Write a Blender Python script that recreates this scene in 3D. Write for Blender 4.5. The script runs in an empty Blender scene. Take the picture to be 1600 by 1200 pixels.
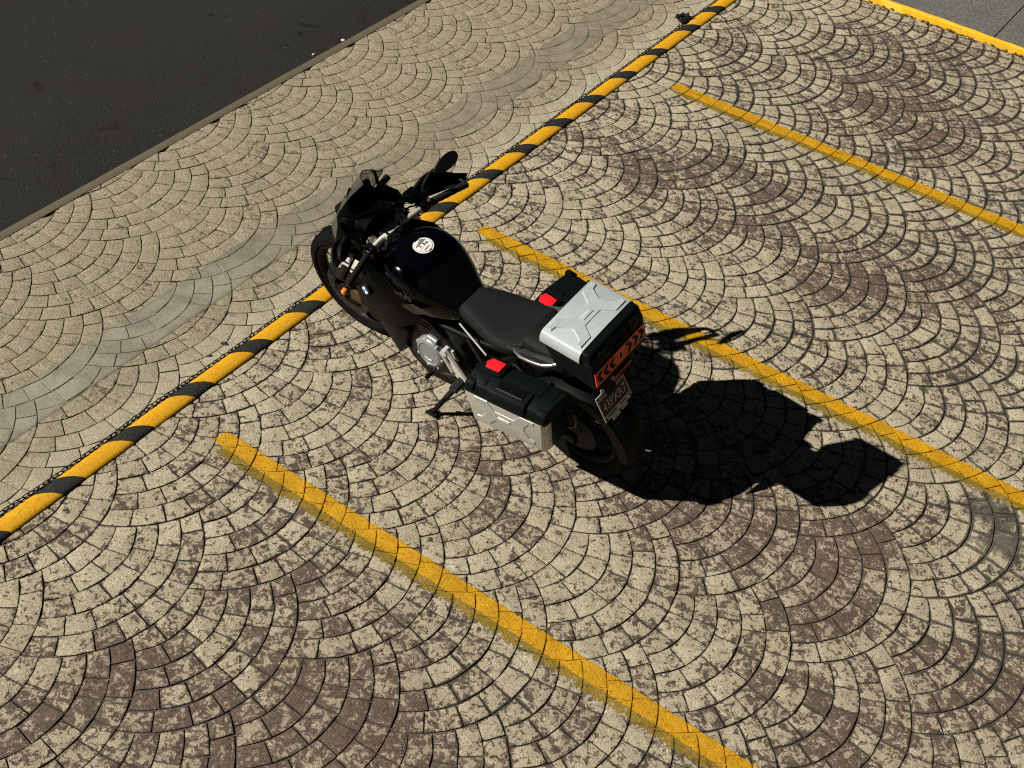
import bpy, bmesh, math, random
from math import sin, cos, pi, radians, sqrt, atan2, hypot
from mathutils import Vector, Matrix, noise

random.seed(7)
scene = bpy.context.scene
col = scene.collection

# ------------------------------------------------------------------ camera
cam_d = bpy.data.cameras.new('camera')
cam_d.sensor_width = 36.0
cam_d.lens = 36.0 * 1968.3 / 1600.0
cam_d.clip_end = 500
cam = bpy.data.objects.new('camera', cam_d)
col.objects.link(cam)
cam.matrix_world = Matrix(((-0.8103719, 0.44524015, -0.3808656, 0.0),
                           (-0.5818242, -0.53481753, 0.61274041, 0.0),
                           (0.06912303, 0.71814443, 0.69245259, 4.9),
                           (0, 0, 0, 1)))
scene.camera = cam

# ------------------------------------------------------------------ light
SUN_AZ = atan2(0.682, 0.731)        # direction towards the sun, seen from above
SUN_EL = radians(35.8)
world = bpy.data.worlds.new('World')
scene.world = world
world.use_nodes = True
wn = world.node_tree.nodes
wl = world.node_tree.links
wn.clear()
wo = wn.new('ShaderNodeOutputWorld')
bg = wn.new('ShaderNodeBackground')
bg.inputs['Strength'].default_value = 0.05
sky = wn.new('ShaderNodeTexSky')
sky.sky_type = 'NISHITA'
sky.sun_disc = False
sky.sun_elevation = SUN_EL
sky.sun_rotation = pi / 2 - SUN_AZ
sky.air_density = 0.06
sky.dust_density = 0.1
sky.altitude = 2200
wl.new(sky.outputs[0], bg.inputs['Color'])
wl.new(bg.outputs[0], wo.inputs['Surface'])
sd = bpy.data.lights.new('sun', 'SUN')
sd.energy = 5.0
sd.angle = radians(0.5)
sd.color = (1.0, 0.93, 0.82)
sun = bpy.data.objects.new('sun', sd)
col.objects.link(sun)
sv = Vector((cos(SUN_EL) * cos(SUN_AZ), cos(SUN_EL) * sin(SUN_AZ), sin(SUN_EL)))
sun.rotation_euler = sv.to_track_quat('Z', 'Y').to_euler()
sun.location = sv * 30
scene.view_settings.view_transform = 'Standard'
scene.view_settings.look = 'None'
scene.view_settings.gamma = 1.0
scene.view_settings.exposure = 0.38
scene.view_settings.use_curve_mapping = False
scene.cycles.use_denoising = False
scene.cycles.caustics_reflective = False
scene.cycles.caustics_refractive = False
scene.cycles.pixel_filter_type = 'BLACKMAN_HARRIS'
scene.cycles.filter_width = 1.15

# ------------------------------------------------------------------ material helpers
class NT:
    """small helper to write node trees"""
    def __init__(self, name):
        self.m = bpy.data.materials.new(name)
        self.m.use_nodes = True
        self.t = self.m.node_tree
        self.b = self.t.nodes['Principled BSDF']
        self.out = self.t.nodes['Material Output']

    def n(self, typ, **kw):
        nd = self.t.nodes.new(typ)
        for k, v in kw.items():
            if k.startswith('i_'):
                nd.inputs[int(k[2:])].default_value = v
            else:
                setattr(nd, k, v)
        return nd

    def link(self, a, b):
        self.t.links.new(a, b)

    def noise(self, vec, scale, detail=4, rough=0.6, dist=0.0):
        nd = self.n('ShaderNodeTexNoise')
        nd.inputs['Scale'].default_value = scale
        nd.inputs['Detail'].default_value = detail
        nd.inputs['Roughness'].default_value = rough
        nd.inputs['Distortion'].default_value = dist
        if vec is not None:
            self.link(vec, nd.inputs['Vector'])
        return nd.outputs['Fac']

    def math(self, op, a, b=0.0, clamp=False):
        nd = self.n('ShaderNodeMath', operation=op)
        nd.use_clamp = clamp
        for i, v in enumerate((a, b)):
            if isinstance(v, (int, float)):
                nd.inputs[i].default_value = v
            else:
                self.link(v, nd.inputs[i])
        return nd.outputs[0]

    def step(self, v, lo, hi):
        nd = self.n('ShaderNodeMapRange')
        nd.interpolation_type = 'SMOOTHSTEP'
        self.link(v, nd.inputs[0])
        nd.inputs[1].default_value = lo
        nd.inputs[2].default_value = hi
        return nd.outputs[0]

    def mix(self, fac, a, b):
        nd = self.n('ShaderNodeMix', data_type='RGBA')
        for s, v in ((nd.inputs[0], fac), (nd.inputs[6], a), (nd.inputs[7], b)):
            if isinstance(v, (int, float)):
                s.default_value = v
            elif isinstance(v, tuple):
                s.default_value = v if len(v) == 4 else (*v, 1)
            else:
                self.link(v, s)
        return nd.outputs[2]

    def attr(self, name):
        nd = self.n('ShaderNodeAttribute')
        nd.attribute_name = name
        return nd.outputs['Fac']

    def pos(self):
        return self.n('ShaderNodeNewGeometry').outputs['Position']

    def obj(self):
        return self.n('ShaderNodeTexCoord').outputs['Object']

    def bump(self, h, strength, distance):
        nd = self.n('ShaderNodeBump')
        nd.inputs['Strength'].default_value = strength
        nd.inputs['Distance'].default_value = distance
        self.link(h, nd.inputs['Height'])
        self.link(nd.outputs[0], self.b.inputs['Normal'])
        return nd

    def set(self, **kw):
        names = dict(rough='Roughness', metal='Metallic', color='Base Color', coat='Coat Weight',
                     coat_rough='Coat Roughness', spec='Specular IOR Level', alpha='Alpha')
        for k, v in kw.items():
            s = self.b.inputs[names[k]]
            if isinstance(v, tuple):
                s.default_value = (*v, 1) if len(v) == 3 else v
            elif isinstance(v, (int, float)):
                s.default_value = v
            else:
                self.link(v, s)
        return self.m


def plain(name, color, rough=0.5, metal=0.0, coat=0.0, vary=0.25, scale=40.0, bump=0.0, spec=0.5):
    """a material with a little grain so that no surface is uniform"""
    t = NT(name)
    f = t.noise(t.obj(), scale, 5, 0.65)
    c0 = tuple(max(0.0, c * (1 - vary)) for c in color)
    c1 = tuple(min(1.0, c * (1 + vary)) for c in color)
    t.set(color=t.mix(t.step(f, 0.3, 0.7), c0, c1), metal=metal, coat=coat, spec=spec)
    f2 = t.noise(t.obj(), scale * 0.37, 4, 0.6)
    t.link(t.math('MULTIPLY_ADD', t.math('SUBTRACT', f2, 0.5), 0.5 * rough) if False else
           t.math('ADD', t.math('MULTIPLY', t.math('SUBTRACT', f2, 0.5), 0.5 * rough), rough), t.b.inputs['Roughness'])
    if bump:
        t.bump(f, bump, 0.002)
    return t.m


def patches(t, p, blobs):
    """union of soft blobs (x, y, radius) broken up by noise -> 0..1"""
    sep = t.n('ShaderNodeSeparateXYZ')
    t.link(p, sep.inputs[0])
    return sep


# ------------------------------------------------------------------ object helpers
def tag(o, label=None, cat=None, group=None, kind=None):
    if label: o['label'] = label
    if cat: o['category'] = cat
    if group: o['group'] = group
    if kind: o['kind'] = kind
    return o


def link_mesh(name, me, mat=None, parent=None, smooth=None):
    if mat is not None:
        me.materials.append(mat)
    if smooth is not None:
        me.shade_smooth()
        me.set_sharp_from_angle(angle=radians(smooth))
    o = bpy.data.objects.new(name, me)
    col.objects.link(o)
    if parent is not None:
        o.parent = parent
    return o


def mesh_of(verts, faces):
    me = bpy.data.meshes.new('mesh')
    me.from_pydata(verts, [], faces)
    me.update()
    return me


def bm_obj(name, bm, mat=None, parent=None, smooth=35):
    bmesh.ops.recalc_face_normals(bm, faces=bm.faces)
    me = bpy.data.meshes.new(name)
    bm.to_mesh(me)
    bm.free()
    return link_mesh(name, me, mat, parent, smooth)


def empty(name, loc=(0, 0, 0)):
    o = bpy.data.objects.new(name, None)
    o.empty_display_size = 0.2
    o.location = loc
    col.objects.link(o)
    return o


# ------------------------------------------------------------------ ground: stamped concrete fans
# soft stains measured on the paving: (x, y, radius, amount)
WEAR = [(2.98, -1.75, .32, .8), (2.16, -2.23, .42, .9), (1.95, -2.15, .45, .9), (2.72, -2.5, .25, .4), (.63, -4.08, .28, 1.), (1.06, -4.3, .34, .9),
        (.67, -4.24, .32, .95), (1.35, -4.05, .25, .7), (1.68, -6.39, .4, .8), (1.4, -6.46, .35, .85), (3.2, -6.54, .35, .65), (3.0, -6.9, .5, .5),
        (2.28, -8.81, .55, .75), (1.91, -8.55, .5, .65), (-.26, -4.05, .4, .6), (-.02, -4.04, .4, .5), (2.4, -3.9, .5, .45), (2.21, -6.91, .5, .5),
        (.64, -4.48, .3, .8), (2.3, -9.4, .7, .5), (3.05, -1.26, .4, .5), (1.2, -2.0, .6, .55), (.3, -2.6, .6, .4), (2.95, -2.27, .25, .35), (2.3, -1.7, .5, .7), (1.5, -3.95, .3, .6), (1.1, -6.75, .4, .6), (2.6, -6.6, .4, .5), (2.6, -8.9, .5, .6), (.2, -3.5, .5, .5)]
DIRT = [(.18, -5.17, .22, 1.), (.03, -4.98, .25, .95), (-.15, -4.9, .3, .8), (.55, -5.0, .2, .35), (2.85, -2.55, .1, .5), (.75, -6.05, .18, .8), (1.9, -8.1, .3, .6), (1.45, -9.1, .4, .6), (2.9, -9.1, .4, .6), (2.76, -8.13, .4, .5), (1.2, -7.2, .7, .45), (2.2, -7.4, .8, .4),
        (.6, -6.2, .5, .45), (1.0, -8.2, .8, .5), (-.1, -4.3, .35, .55), (2.0, -9.6, .8, .5), (3.3, -8.3, .6, .35), (1.55, -5.8, .35, .35), (.5, -3.2, .3, .3), (1.75, -2.6, .12, .6), (1.5, -2.62, .12, .5)]


def field(blobs, x, y):
    s = 0.0
    for bx, by, r, a in blobs:
        d2 = ((x - bx) ** 2 + (y - by) ** 2) / (r * r)
        if d2 < 4:
            s = max(s, a * math.exp(-d2 * 1.1))
    return s


PX, PY, R0 = 0.6125, 0.7145, 0.60     # fan lattice measured from the photograph
CX0, CY0 = 2.108, -2.772
XMIN, XMAX, YMIN, YMAX = -1.6, 5.832, -10.13, 0.2
NROW = 5
LEFT = [0.013 - 0.1226 * k for k in range(NROW + 1)]
RAD = [0.60, 0.345, 0.39, 0.45, 0.52, 0.60]
OFF = [LEFT[k] + RAD[k] for k in range(NROW + 1)]


def arc_limit(off, r):
    """largest angle from -X at which the arc is still outside both neighbours on top"""
    prev = 0.0
    for i in range(1, 400):
        a = i * 0.0055
        x = off - r * cos(a)
        y = r * sin(a)
        if (x - PX / 2) ** 2 + (y - PY) ** 2 < R0 * R0:
            return prev
        prev = a
    return prev


def fan_stones():
    """stones of one fan: list of (row, u0, u1)"""
    rs = random.Random(11)
    out = []
    for k in range(NROW):
        off = 0.5 * (OFF[k] + OFF[k + 1]); r = 0.5 * (RAD[k] + RAD[k + 1])
        L = 2 * r * arc_limit(off, r)
        n = max(3, round(L / 0.132))
        cuts = [-1.0]
        for i in range(1, n):
            cuts.append(-1 + 2 * (i + rs.uniform(-0.2, 0.2)) / n)
        cuts.append(1.0)
        for a, b in zip(cuts, cuts[1:]):
            out.append((k, a, b))
    return out


FAN = fan_stones()
JW = 0.0033      # half joint
EDGE = 0.013     # worn shoulder of a stone


def stone_template(k, u0, u1):
    """grid of (x, y, edge) around the fan centre, 5 x 4 points"""
    r = 0.5 * (RAD[k] + RAD[k + 1])
    lim = {}
    jv = JW / 0.118
    ev = EDGE / 0.118
    vs = [jv, jv + ev, 1 - jv - ev, 1 - jv]
    pts = []
    for v in vs:
        off = OFF[k] * (1 - v) + OFF[k + 1] * v
        rr = RAD[k] * (1 - v) + RAD[k + 1] * v
        am = arc_limit(off, rr)
        ju = JW / (rr * am)
        eu = EDGE / (rr * am)
        a, b = u0 + ju, u1 - ju
        if b - a < 2.6 * eu:
            eu = (b - a) * 0.3
        us = [a, a + eu, 0.5 * (a + b), b - eu, b]
        for u in us:
            ph = u * am
            pts.append((off - rr * cos(ph), rr * sin(ph)))
    return pts


TEMPL = [stone_template(*s) for s in FAN]
GRID_Q = [(j * 5 + i, j * 5 + i + 1, (j + 1) * 5 + i + 1, (j + 1) * 5 + i) for j in range(3) for i in range(4)]
BORDER = [0, 1, 2, 3, 4, 9, 14, 19, 18, 17, 16, 15, 10, 5]
JOINT_Z = -0.009


def clampxy(x, y):
    return min(max(x, XMIN), XMAX), min(max(y, YMIN), YMAX)


stones = []      # (verts, tone, wear, dirt, cx, cy)
rs = random.Random(5)
i0 = int(math.floor((XMIN - CX0) / PX)) - 2
i1 = int(math.ceil((XMAX - CX0) / PX)) + 3
j0 = int(math.floor((CY0 - YMAX) / PY)) - 2
j1 = int(math.ceil((CY0 - YMIN) / PY)) + 2
for j in range(j0, j1 + 1):
    cy = CY0 - PY * j
    for i in range(i0, i1 + 1):
        cx = CX0 + PX * i + (PX / 2 if (j % 2) else 0.0) - 0.012 * j * 0
        for tpl in TEMPL:
            mx = sum(p[0] for p in tpl) / 20 + cx
            my = sum(p[1] for p in tpl) / 20 + cy
            if mx < XMIN - .06 or mx > XMAX + .06 or my < YMIN - .06 or my > YMAX + .06:
                continue
            hz = rs.uniform(-.0016, .0012)
            tx, ty = rs.uniform(-.016, .016), rs.uniform(-.016, .016)
            vs = []
            for q, (px, py) in enumerate(tpl):
                x, y = px + cx, py + cy
                nv = noise.noise_vector(Vector((x * 9, y * 9, 1.7)))
                nw = noise.noise_vector(Vector((x * 31, y * 31, 4.1)))
                x += 0.0046 * nv[0] + 0.0028 * nw[0]
                y += 0.0046 * nv[1] + 0.0028 * nw[1]
                inner = q in (6, 7, 8, 11, 12, 13)
                z = hz + tx * (px + cx - mx) + ty * (py + cy - my) + (0.0 if inner else -0.0022) + 0.0010 * nw[2]
                x, y = clampxy(x, y)
                vs.append((x, y, z))
            if (max(v[0] for v in vs) - min(v[0] for v in vs)) < .004 or (max(v[1] for v in vs) - min(v[1] for v in vs)) < .004:
                continue
            stones.append((vs, rs.random(), mx, my))


def ground_px(x, y):
    """distance used to rank stones by size in the picture"""
    return x * x + y * y + 24.0


def in_view(x, y):
    p = cam.matrix_world.to_3x3().transposed() @ Vector((x, y, -4.9))
    if p.z >= 0: return False
    u = 800 + 1968.3 * p.x / -p.z
    v = 600 - 1968.3 * p.y / -p.z
    return -20 < u < 1620 and -20 < v < 1220


# stones hidden under the motorcycle or its parts are not worth an object of their own
def hidden(x, y):
    return 1.9 < x < 3.9 and -4.35 < y < -3.85


# ---- stone material
def mat_stone():
    t = NT('stamped_stone')
    p = t.pos()
    sep = t.n('ShaderNodeSeparateXYZ'); t.link(p, sep.inputs[0])
    x = sep.outputs[0]; y = sep.outputs[1]
    tone = t.attr('tone'); wear = t.attr('wear'); dirt = t.attr('dirt'); edge = t.attr('edge')
    walk = t.step(x, 3.96, 4.12)                                   # beyond the rail: cleaner, tan
    far = t.step(y, -3.5, -8.5)
    n1 = t.noise(p, 27, 9, 0.70, 1.1)
    n2 = t.noise(p, 12, 5, 0.64, 0.9)
    n3 = t.noise(p, 1.25, 3, 0.5)
    n4 = t.noise(p, 88, 3, 0.72, 0.4)
    n5 = t.noise(p, 4.2, 4, 0.6)
    n6 = t.noise(p, 26, 5, 0.68, 2.6)
    # brown base colour showing through the worn cream hardener
    v = t.math('ADD', t.math('MULTIPLY', n1, 0.78), t.math('MULTIPLY', n2, 0.30))
    v = t.math('ADD', v, t.math('MULTIPLY', t.math('SUBTRACT', tone, 0.5), 0.085))
    v = t.math('ADD', v, t.math('MULTIPLY', t.math('SUBTRACT', n3, 0.5), 0.17))
    v = t.math('ADD', v, t.math('MULTIPLY', t.math('MULTIPLY', edge, n5), 0.075))
    v = t.math('ADD', v, t.math('MULTIPLY', wear, 0.105))
    v = t.math('SUBTRACT', v, t.math('MULTIPLY', walk, 0.045))
    brown = t.step(v, 0.570, 0.602)
    cream = t.mix(t.step(n5, 0.3, 0.7), (0.490, 0.430, 0.305), (0.630, 0.565, 0.415))
    cream = t.mix(t.math('MULTIPLY', t.step(tone, 0.2, 1.0), 0.30), cream, (0.40, 0.345, 0.255))
    cream = t.mix(t.math('MULTIPLY', t.step(n4, 0.55, 0.65), 0.42), cream, (0.20, 0.165, 0.115))
    tan = t.mix(t.step(n2, 0.3, 0.7), (0.330, 0.282, 0.196), (0.51, 0.450, 0.325))
    tan = t.mix(t.math('MULTIPLY', t.step(t.math('ADD', t.math('MULTIPLY', n6, .6), t.math('MULTIPLY', n4, .4)), 0.50, 0.60), 0.45), tan, (0.205, 0.170, 0.118))
    cream = t.mix(t.math('MULTIPLY', wear, 0.42), cream, (0.270, 0.190, 0.158))
    base = t.mix(walk, cream, tan)
    bcol = t.mix(t.step(n4, 0.40, 0.62), (0.060, 0.041, 0.034), (0.155, 0.106, 0.084))
    bcol = t.mix(walk, bcol, (0.190, 0.152, 0.108))
    bcol = t.mix(t.math('MULTIPLY', wear, 0.65), bcol, (0.125, 0.064, 0.054))
    c = t.mix(t.math('MULTIPLY', brown, 0.90), base, bcol)
    # clefts: pale crests and dark cracks of the slate texture
    rid = t.math('ABSOLUTE', t.math('SUBTRACT', n6, 0.5))
    crest = t.math('MULTIPLY', t.math('SUBTRACT', 1.0, t.step(rid, 0.004, 0.022)), brown)
    c = t.mix(t.math('MULTIPLY', crest, 0.70), c, (0.40, 0.35, 0.255))
    n7 = t.noise(p, 19, 5, 0.7, 3.0)
    crk = t.math('SUBTRACT', 1.0, t.step(t.math('ABSOLUTE', t.math('SUBTRACT', n7, 0.5)), 0.004, 0.016))
    crk = t.math('MULTIPLY', crk, t.step(n2, 0.48, 0.58))
    c = t.mix(t.math('MULTIPLY', crk, t.math('SUBTRACT', 0.75, t.math('MULTIPLY', walk, 0.35))), c, (0.050, 0.038, 0.028))
    # pits
    pit = t.step(t.math('ADD', t.math('MULTIPLY', n1, 0.55), t.math('MULTIPLY', n4, 0.5)), 0.582, 0.618)
    c = t.mix(t.math('MULTIPLY', pit, t.math('SUBTRACT', 0.92, t.math('MULTIPLY', walk, 0.40))), c, (0.040, 0.038, 0.028))
    # soot ground into shoulders and joints of the parking side
    dm = t.math('ADD', t.math('MULTIPLY', edge, 0.42), t.math('MULTIPLY', n2, 0.58))
    dm = t.math('ADD', dm, t.math('MULTIPLY', dirt, 0.50))
    dm = t.math('ADD', dm, t.math('MULTIPLY', far, 0.10))
    dm = t.math('ADD', dm, t.math('MULTIPLY', t.math('SUBTRACT', n5, 0.5), 0.62))
    dm = t.math('SUBTRACT', dm, t.math('MULTIPLY', walk, 0.30))
    sm = t.step(dm, 0.62, 0.78)
    c = t.mix(t.math('MULTIPLY', sm, 0.84), c, t.mix(n4, (0.040, 0.036, 0.030), (0.088, 0.080, 0.066)))
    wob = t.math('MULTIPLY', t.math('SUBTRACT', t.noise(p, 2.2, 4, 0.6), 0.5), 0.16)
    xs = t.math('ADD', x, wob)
    # pale margin beside the rail: sunlight thrown off it, painted into the stone colour
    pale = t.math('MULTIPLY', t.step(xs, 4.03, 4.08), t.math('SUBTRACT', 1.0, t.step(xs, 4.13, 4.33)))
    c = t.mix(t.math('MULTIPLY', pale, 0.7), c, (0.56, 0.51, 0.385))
    t.set(color=c, spec=0.35)
    t.set(rough=t.math('ADD', 0.62, t.math('MULTIPLY', n2, 0.3)))
    h = t.math('ADD', t.math('MULTIPLY', n1, 0.8), t.math('MULTIPLY', t.math('MINIMUM', rid, 0.09), 3.2))
    h = t.math('ADD', h, t.math('MULTIPLY', crk, -0.35))
    t.bump(h, 0.8, 0.009)
    return t.m


def mat_joint():
    t = NT('joint_bed')
    p = t.pos()
    sep = t.n('ShaderNodeSeparateXYZ'); t.link(p, sep.inputs[0])
    f = t.noise(p, 24, 5, 0.6)
    c = t.mix(f, (0.045, 0.037, 0.030), (0.115, 0.096, 0.076))
    walk = t.step(sep.outputs[0], 4.435, 4.475)
    strip = t.math('MULTIPLY', walk, t.math('SUBTRACT', 1.0, t.step(sep.outputs[0], 4.70, 4.75)))
    c = t.mix(t.math('MULTIPLY', strip, 0.8), c, (0.16, 0.15, 0.12))
    t.set(color=c, rough=0.9)
    t.bump(f, 0.6, 0.004)
    return t.m


M_STONE = mat_stone()
M_JOINT = mat_joint()


def stones_mesh(lst):
    V, F = [], []
    tone, wear, dirt, edge = [], [], [], []
    for vs, tn, mx, my in lst:
        b = len(V)
        V.extend(vs)
        F.extend(tuple(b + q for q in f) for f in GRID_Q)
        for k in BORDER:
            V.append((vs[k][0], vs[k][1], JOINT_Z - .001))
        n = len(BORDER)
        for q in range(n):
            F.append((b + BORDER[q], b + 20 + q, b + 20 + (q + 1) % n, b + BORDER[(q + 1) % n]))
        for q in range(20):
            x, y, z = vs[q]
            tone.append(tn)
            wear.append(field(WEAR, x, y))
            dirt.append(field(DIRT, x, y))
            edge.append(0.0 if q in (6, 7, 8, 11, 12, 13) else 1.0)
        for k in BORDER:
            tone.append(tn); wear.append(0.3); dirt.append(1.0); edge.append(1.0)
    me = mesh_of(V, F)
    for nm, dat in (('tone', tone), ('wear', wear), ('dirt', dirt), ('edge', edge)):
        a = me.attributes.new(nm, 'FLOAT', 'POINT')
        a.data.foreach_set('value', dat)
    return me


# paving bed (the joints) is the pavement; the stones are its parts
pave = link_mesh('pavement', mesh_of([(XMIN - 14, YMAX + 14, JOINT_Z), (XMIN - 14, YMIN + .02, JOINT_Z), (XMAX + .004, YMIN + .02, JOINT_Z), (XMAX + .004, YMAX + 14, JOINT_Z)],
                                     [(0, 1, 2, 3)]), M_JOINT)
tag(pave, kind='structure')
order = sorted(range(len(stones)), key=lambda k: (0 if in_view(stones[k][2], stones[k][3]) and not hidden(stones[k][2], stones[k][3]) else 1e6) + ground_px(stones[k][2], stones[k][3]))
single = set(order[:300])
for k in order[:300]:
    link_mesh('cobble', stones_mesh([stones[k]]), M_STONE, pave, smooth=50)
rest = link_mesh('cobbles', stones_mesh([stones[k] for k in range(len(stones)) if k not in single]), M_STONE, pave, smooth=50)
rest['kind'] = 'stuff'


# ------------------------------------------------------------------ painted lines (follow every stone they cross)
def clip_poly(poly, rect):
    x0, x1, y0, y1 = rect
    for ax, lim, sg in ((0, x0, 1), (0, x1, -1), (1, y0, 1), (1, y1, -1)):
        out = []
        for a, b in zip(poly, poly[1:] + poly[:1]):
            da, db = sg * (a[ax] - lim), sg * (b[ax] - lim)
            if da >= 0: out.append(a)
            if (da >= 0) != (db >= 0):
                f = da / (da - db)
                out.append(tuple(a[i] + f * (b[i] - a[i]) for i in range(3)))
        poly = out
        if len(poly) < 3: return None
    return poly


def paint_mesh(rect, lift, fill=.0018, jz=-.0058):
    V, F = [], []
    for vs, tn, mx, my in stones:
        if mx < rect[0] - .12 or mx > rect[1] + .12 or my < rect[2] - .12 or my > rect[3] + .12: continue
        vs = [v if q in (6, 7, 8, 11, 12, 13) else (v[0], v[1], v[2] + fill) for q, v in enumerate(vs)]
        polys = [[vs[q] for q in f] for f in GRID_Q]
        n = len(BORDER)
        for q in range(n):
            a, b = vs[BORDER[q]], vs[BORDER[(q + 1) % n]]
            polys.append([a, (a[0], a[1], jz), (b[0], b[1], jz), b])
        for pl in polys:
            c = clip_poly(pl, rect)
            if c:
                b0 = len(V)
                V.extend((p[0], p[1], p[2] + lift) for p in c)
                F.append(tuple(range(b0, b0 + len(c))))
    b0 = len(V)
    z = jz + .0003 + lift
    V.extend([(rect[0], rect[2], z), (rect[1], rect[2], z), (rect[1], rect[3], z), (rect[0], rect[3], z)])
    F.append((b0, b0 + 1, b0 + 2, b0 + 3))
    return mesh_of(V, F)


def mat_paint(name, c0, c1, y0, y1, x1, wear_at, soft, x0=-9.0):
    """worn road paint: its edges and thin spots let the stone through"""
    t = NT(name)
    p = t.pos()
    sep = t.n('ShaderNodeSeparateXYZ'); t.link(p, sep.inputs[0])
    n1 = t.noise(p, 55, 5, 0.7); n2 = t.noise(p, 9, 4, 0.6); n3 = t.noise(p, 170, 2, 0.5)
    c = t.mix(t.step(n2, 0.3, 0.75), c0, c1)
    c = t.mix(t.math('MULTIPLY', t.step(n1, 0.53, 0.64), 0.62), c, tuple(v * 0.45 for v in c0))
    c = t.mix(t.math('MULTIPLY', t.step(n3, 0.56, 0.68), 0.4), c, tuple(v * 0.35 for v in c0))
    t.set(color=c, rough=0.5, spec=0.4)
    y = sep.outputs[1]; x = sep.outputs[0]
    d = t.math('MINIMUM', t.math('SUBTRACT', y, y0), t.math('SUBTRACT', y1, y))
    d = t.math('MINIMUM', d, t.math('SUBTRACT', x1, x))
    e = t.math('MULTIPLY', t.math('DIVIDE', d, soft), 1.0, clamp=True)
    n5 = t.noise(p, 27, 5, 0.7)
    k = t.math('ADD', t.math('MULTIPLY', n1, 0.45), t.math('ADD', t.math('MULTIPLY', n2, 0.2), t.math('MULTIPLY', n5, 0.35)))
    a = t.step(t.math('ADD', t.math('MULTIPLY', e, wear_at), t.math('MULTIPLY', t.math('SUBTRACT', 0.5, k), 1.6)), 0.10, 0.16)
    t.link(a, t.b.inputs['Alpha'])
    n6 = t.noise(p, 26, 5, 0.68, 2.6)
    t.bump(t.math('ADD', t.math('MULTIPLY', t.math('MINIMUM', t.math('ABSOLUTE', t.math('SUBTRACT', n6, 0.5)), 0.09), 3.0), n1), 0.7, 0.006)
    return t.m


YEL0, YEL1 = (0.56, 0.290, 0.007), (0.74, 0.405, 0.011)
OLD0, OLD1 = (0.24, 0.165, 0.020), (0.37, 0.245, 0.026)
LINES = [(-3.078, -2.974, 3.66, 'near yellow parking line running past the left pannier side to the lower edge'),
         (-5.424, -5.322, 3.69, 'middle yellow parking line on the far side of the motorcycle, partly under its shadow'),
         (-7.820, -7.712, 3.65, 'far yellow parking line nearest to the yellow kerb, clear of the motorcycle')]
for y0, y1, xe, lab in LINES:
    m_old = mat_paint('old_yellow_paint', OLD0, OLD1, y0 + .03, y1 + .066, xe - .06, .215, .040)
    m_new = mat_paint('yellow_paint', YEL0, YEL1, y0, y1, xe, .56, .016)
    ln = link_mesh('parking_line', paint_mesh((XMIN, xe, y0, y1), .0026), m_new)
    tag(ln, lab, 'parking line', 'yellow lines between the parking bays')
    link_mesh('old_paint', paint_mesh((XMIN, xe - .06, y0 + .03, y1 + .062), .0013), m_old, ln)

def mat_cement():
    t = NT('cement_skim')
    p = t.pos()
    sep = t.n('ShaderNodeSeparateXYZ'); t.link(p, sep.inputs[0])
    n1 = t.noise(p, 60, 6, 0.72); n2 = t.noise(p, 5, 5, 0.65, .6); n3 = t.noise(p, 0.8, 3, 0.55)
    c = t.mix(t.step(n2, 0.3, 0.7), (0.255, 0.243, 0.190), (0.400, 0.380, 0.300))
    c = t.mix(t.math('MULTIPLY', t.step(n1, 0.52, 0.66), 0.5), c, (0.13, 0.125, 0.10))
    x = t.math('ADD', sep.outputs[0], t.math('MULTIPLY', t.math('SUBTRACT', t.noise(p, 3.0, 4, 0.6), 0.5), 0.035))
    d = t.math('MINIMUM', t.math('SUBTRACT', x, 4.44), t.math('SUBTRACT', 4.735, x))
    e = t.step(d, 0.0, 0.012)
    rim = t.math('SUBTRACT', 1.0, t.step(d, 0.004, 0.035))
    c = t.mix(t.math('MULTIPLY', rim, 0.45), c, (0.12, 0.108, 0.08))
    # worn thin further up the walkway
    fade = t.step(sep.outputs[1], -4.6, -3.6)
    k = t.math('ADD', t.math('MULTIPLY', n3, 0.7), t.math('MULTIPLY', n2, 0.45))
    keep = t.step(t.math('ADD', k, t.math('MULTIPLY', fade, 0.30)), 0.44, 0.66)
    a = t.math('MULTIPLY', e, t.math('ADD', 0.18, t.math('MULTIPLY', keep, t.math('ADD', 0.34, t.math('MULTIPLY', fade, 0.26)))))
    t.link(a, t.b.inputs['Alpha'])
    t.set(color=c, rough=0.85, spec=.3)
    t.bump(t.math('ADD', n1, n2), 0.5, 0.006)
    return t.m


cs = link_mesh('cement_strip', paint_mesh((4.40, 4.78, -10.05, YMAX), .0022, .0020, -.0050), mat_cement(), pave)
cs['label'] = 'grey cement strip trowelled along the walkway'

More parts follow.
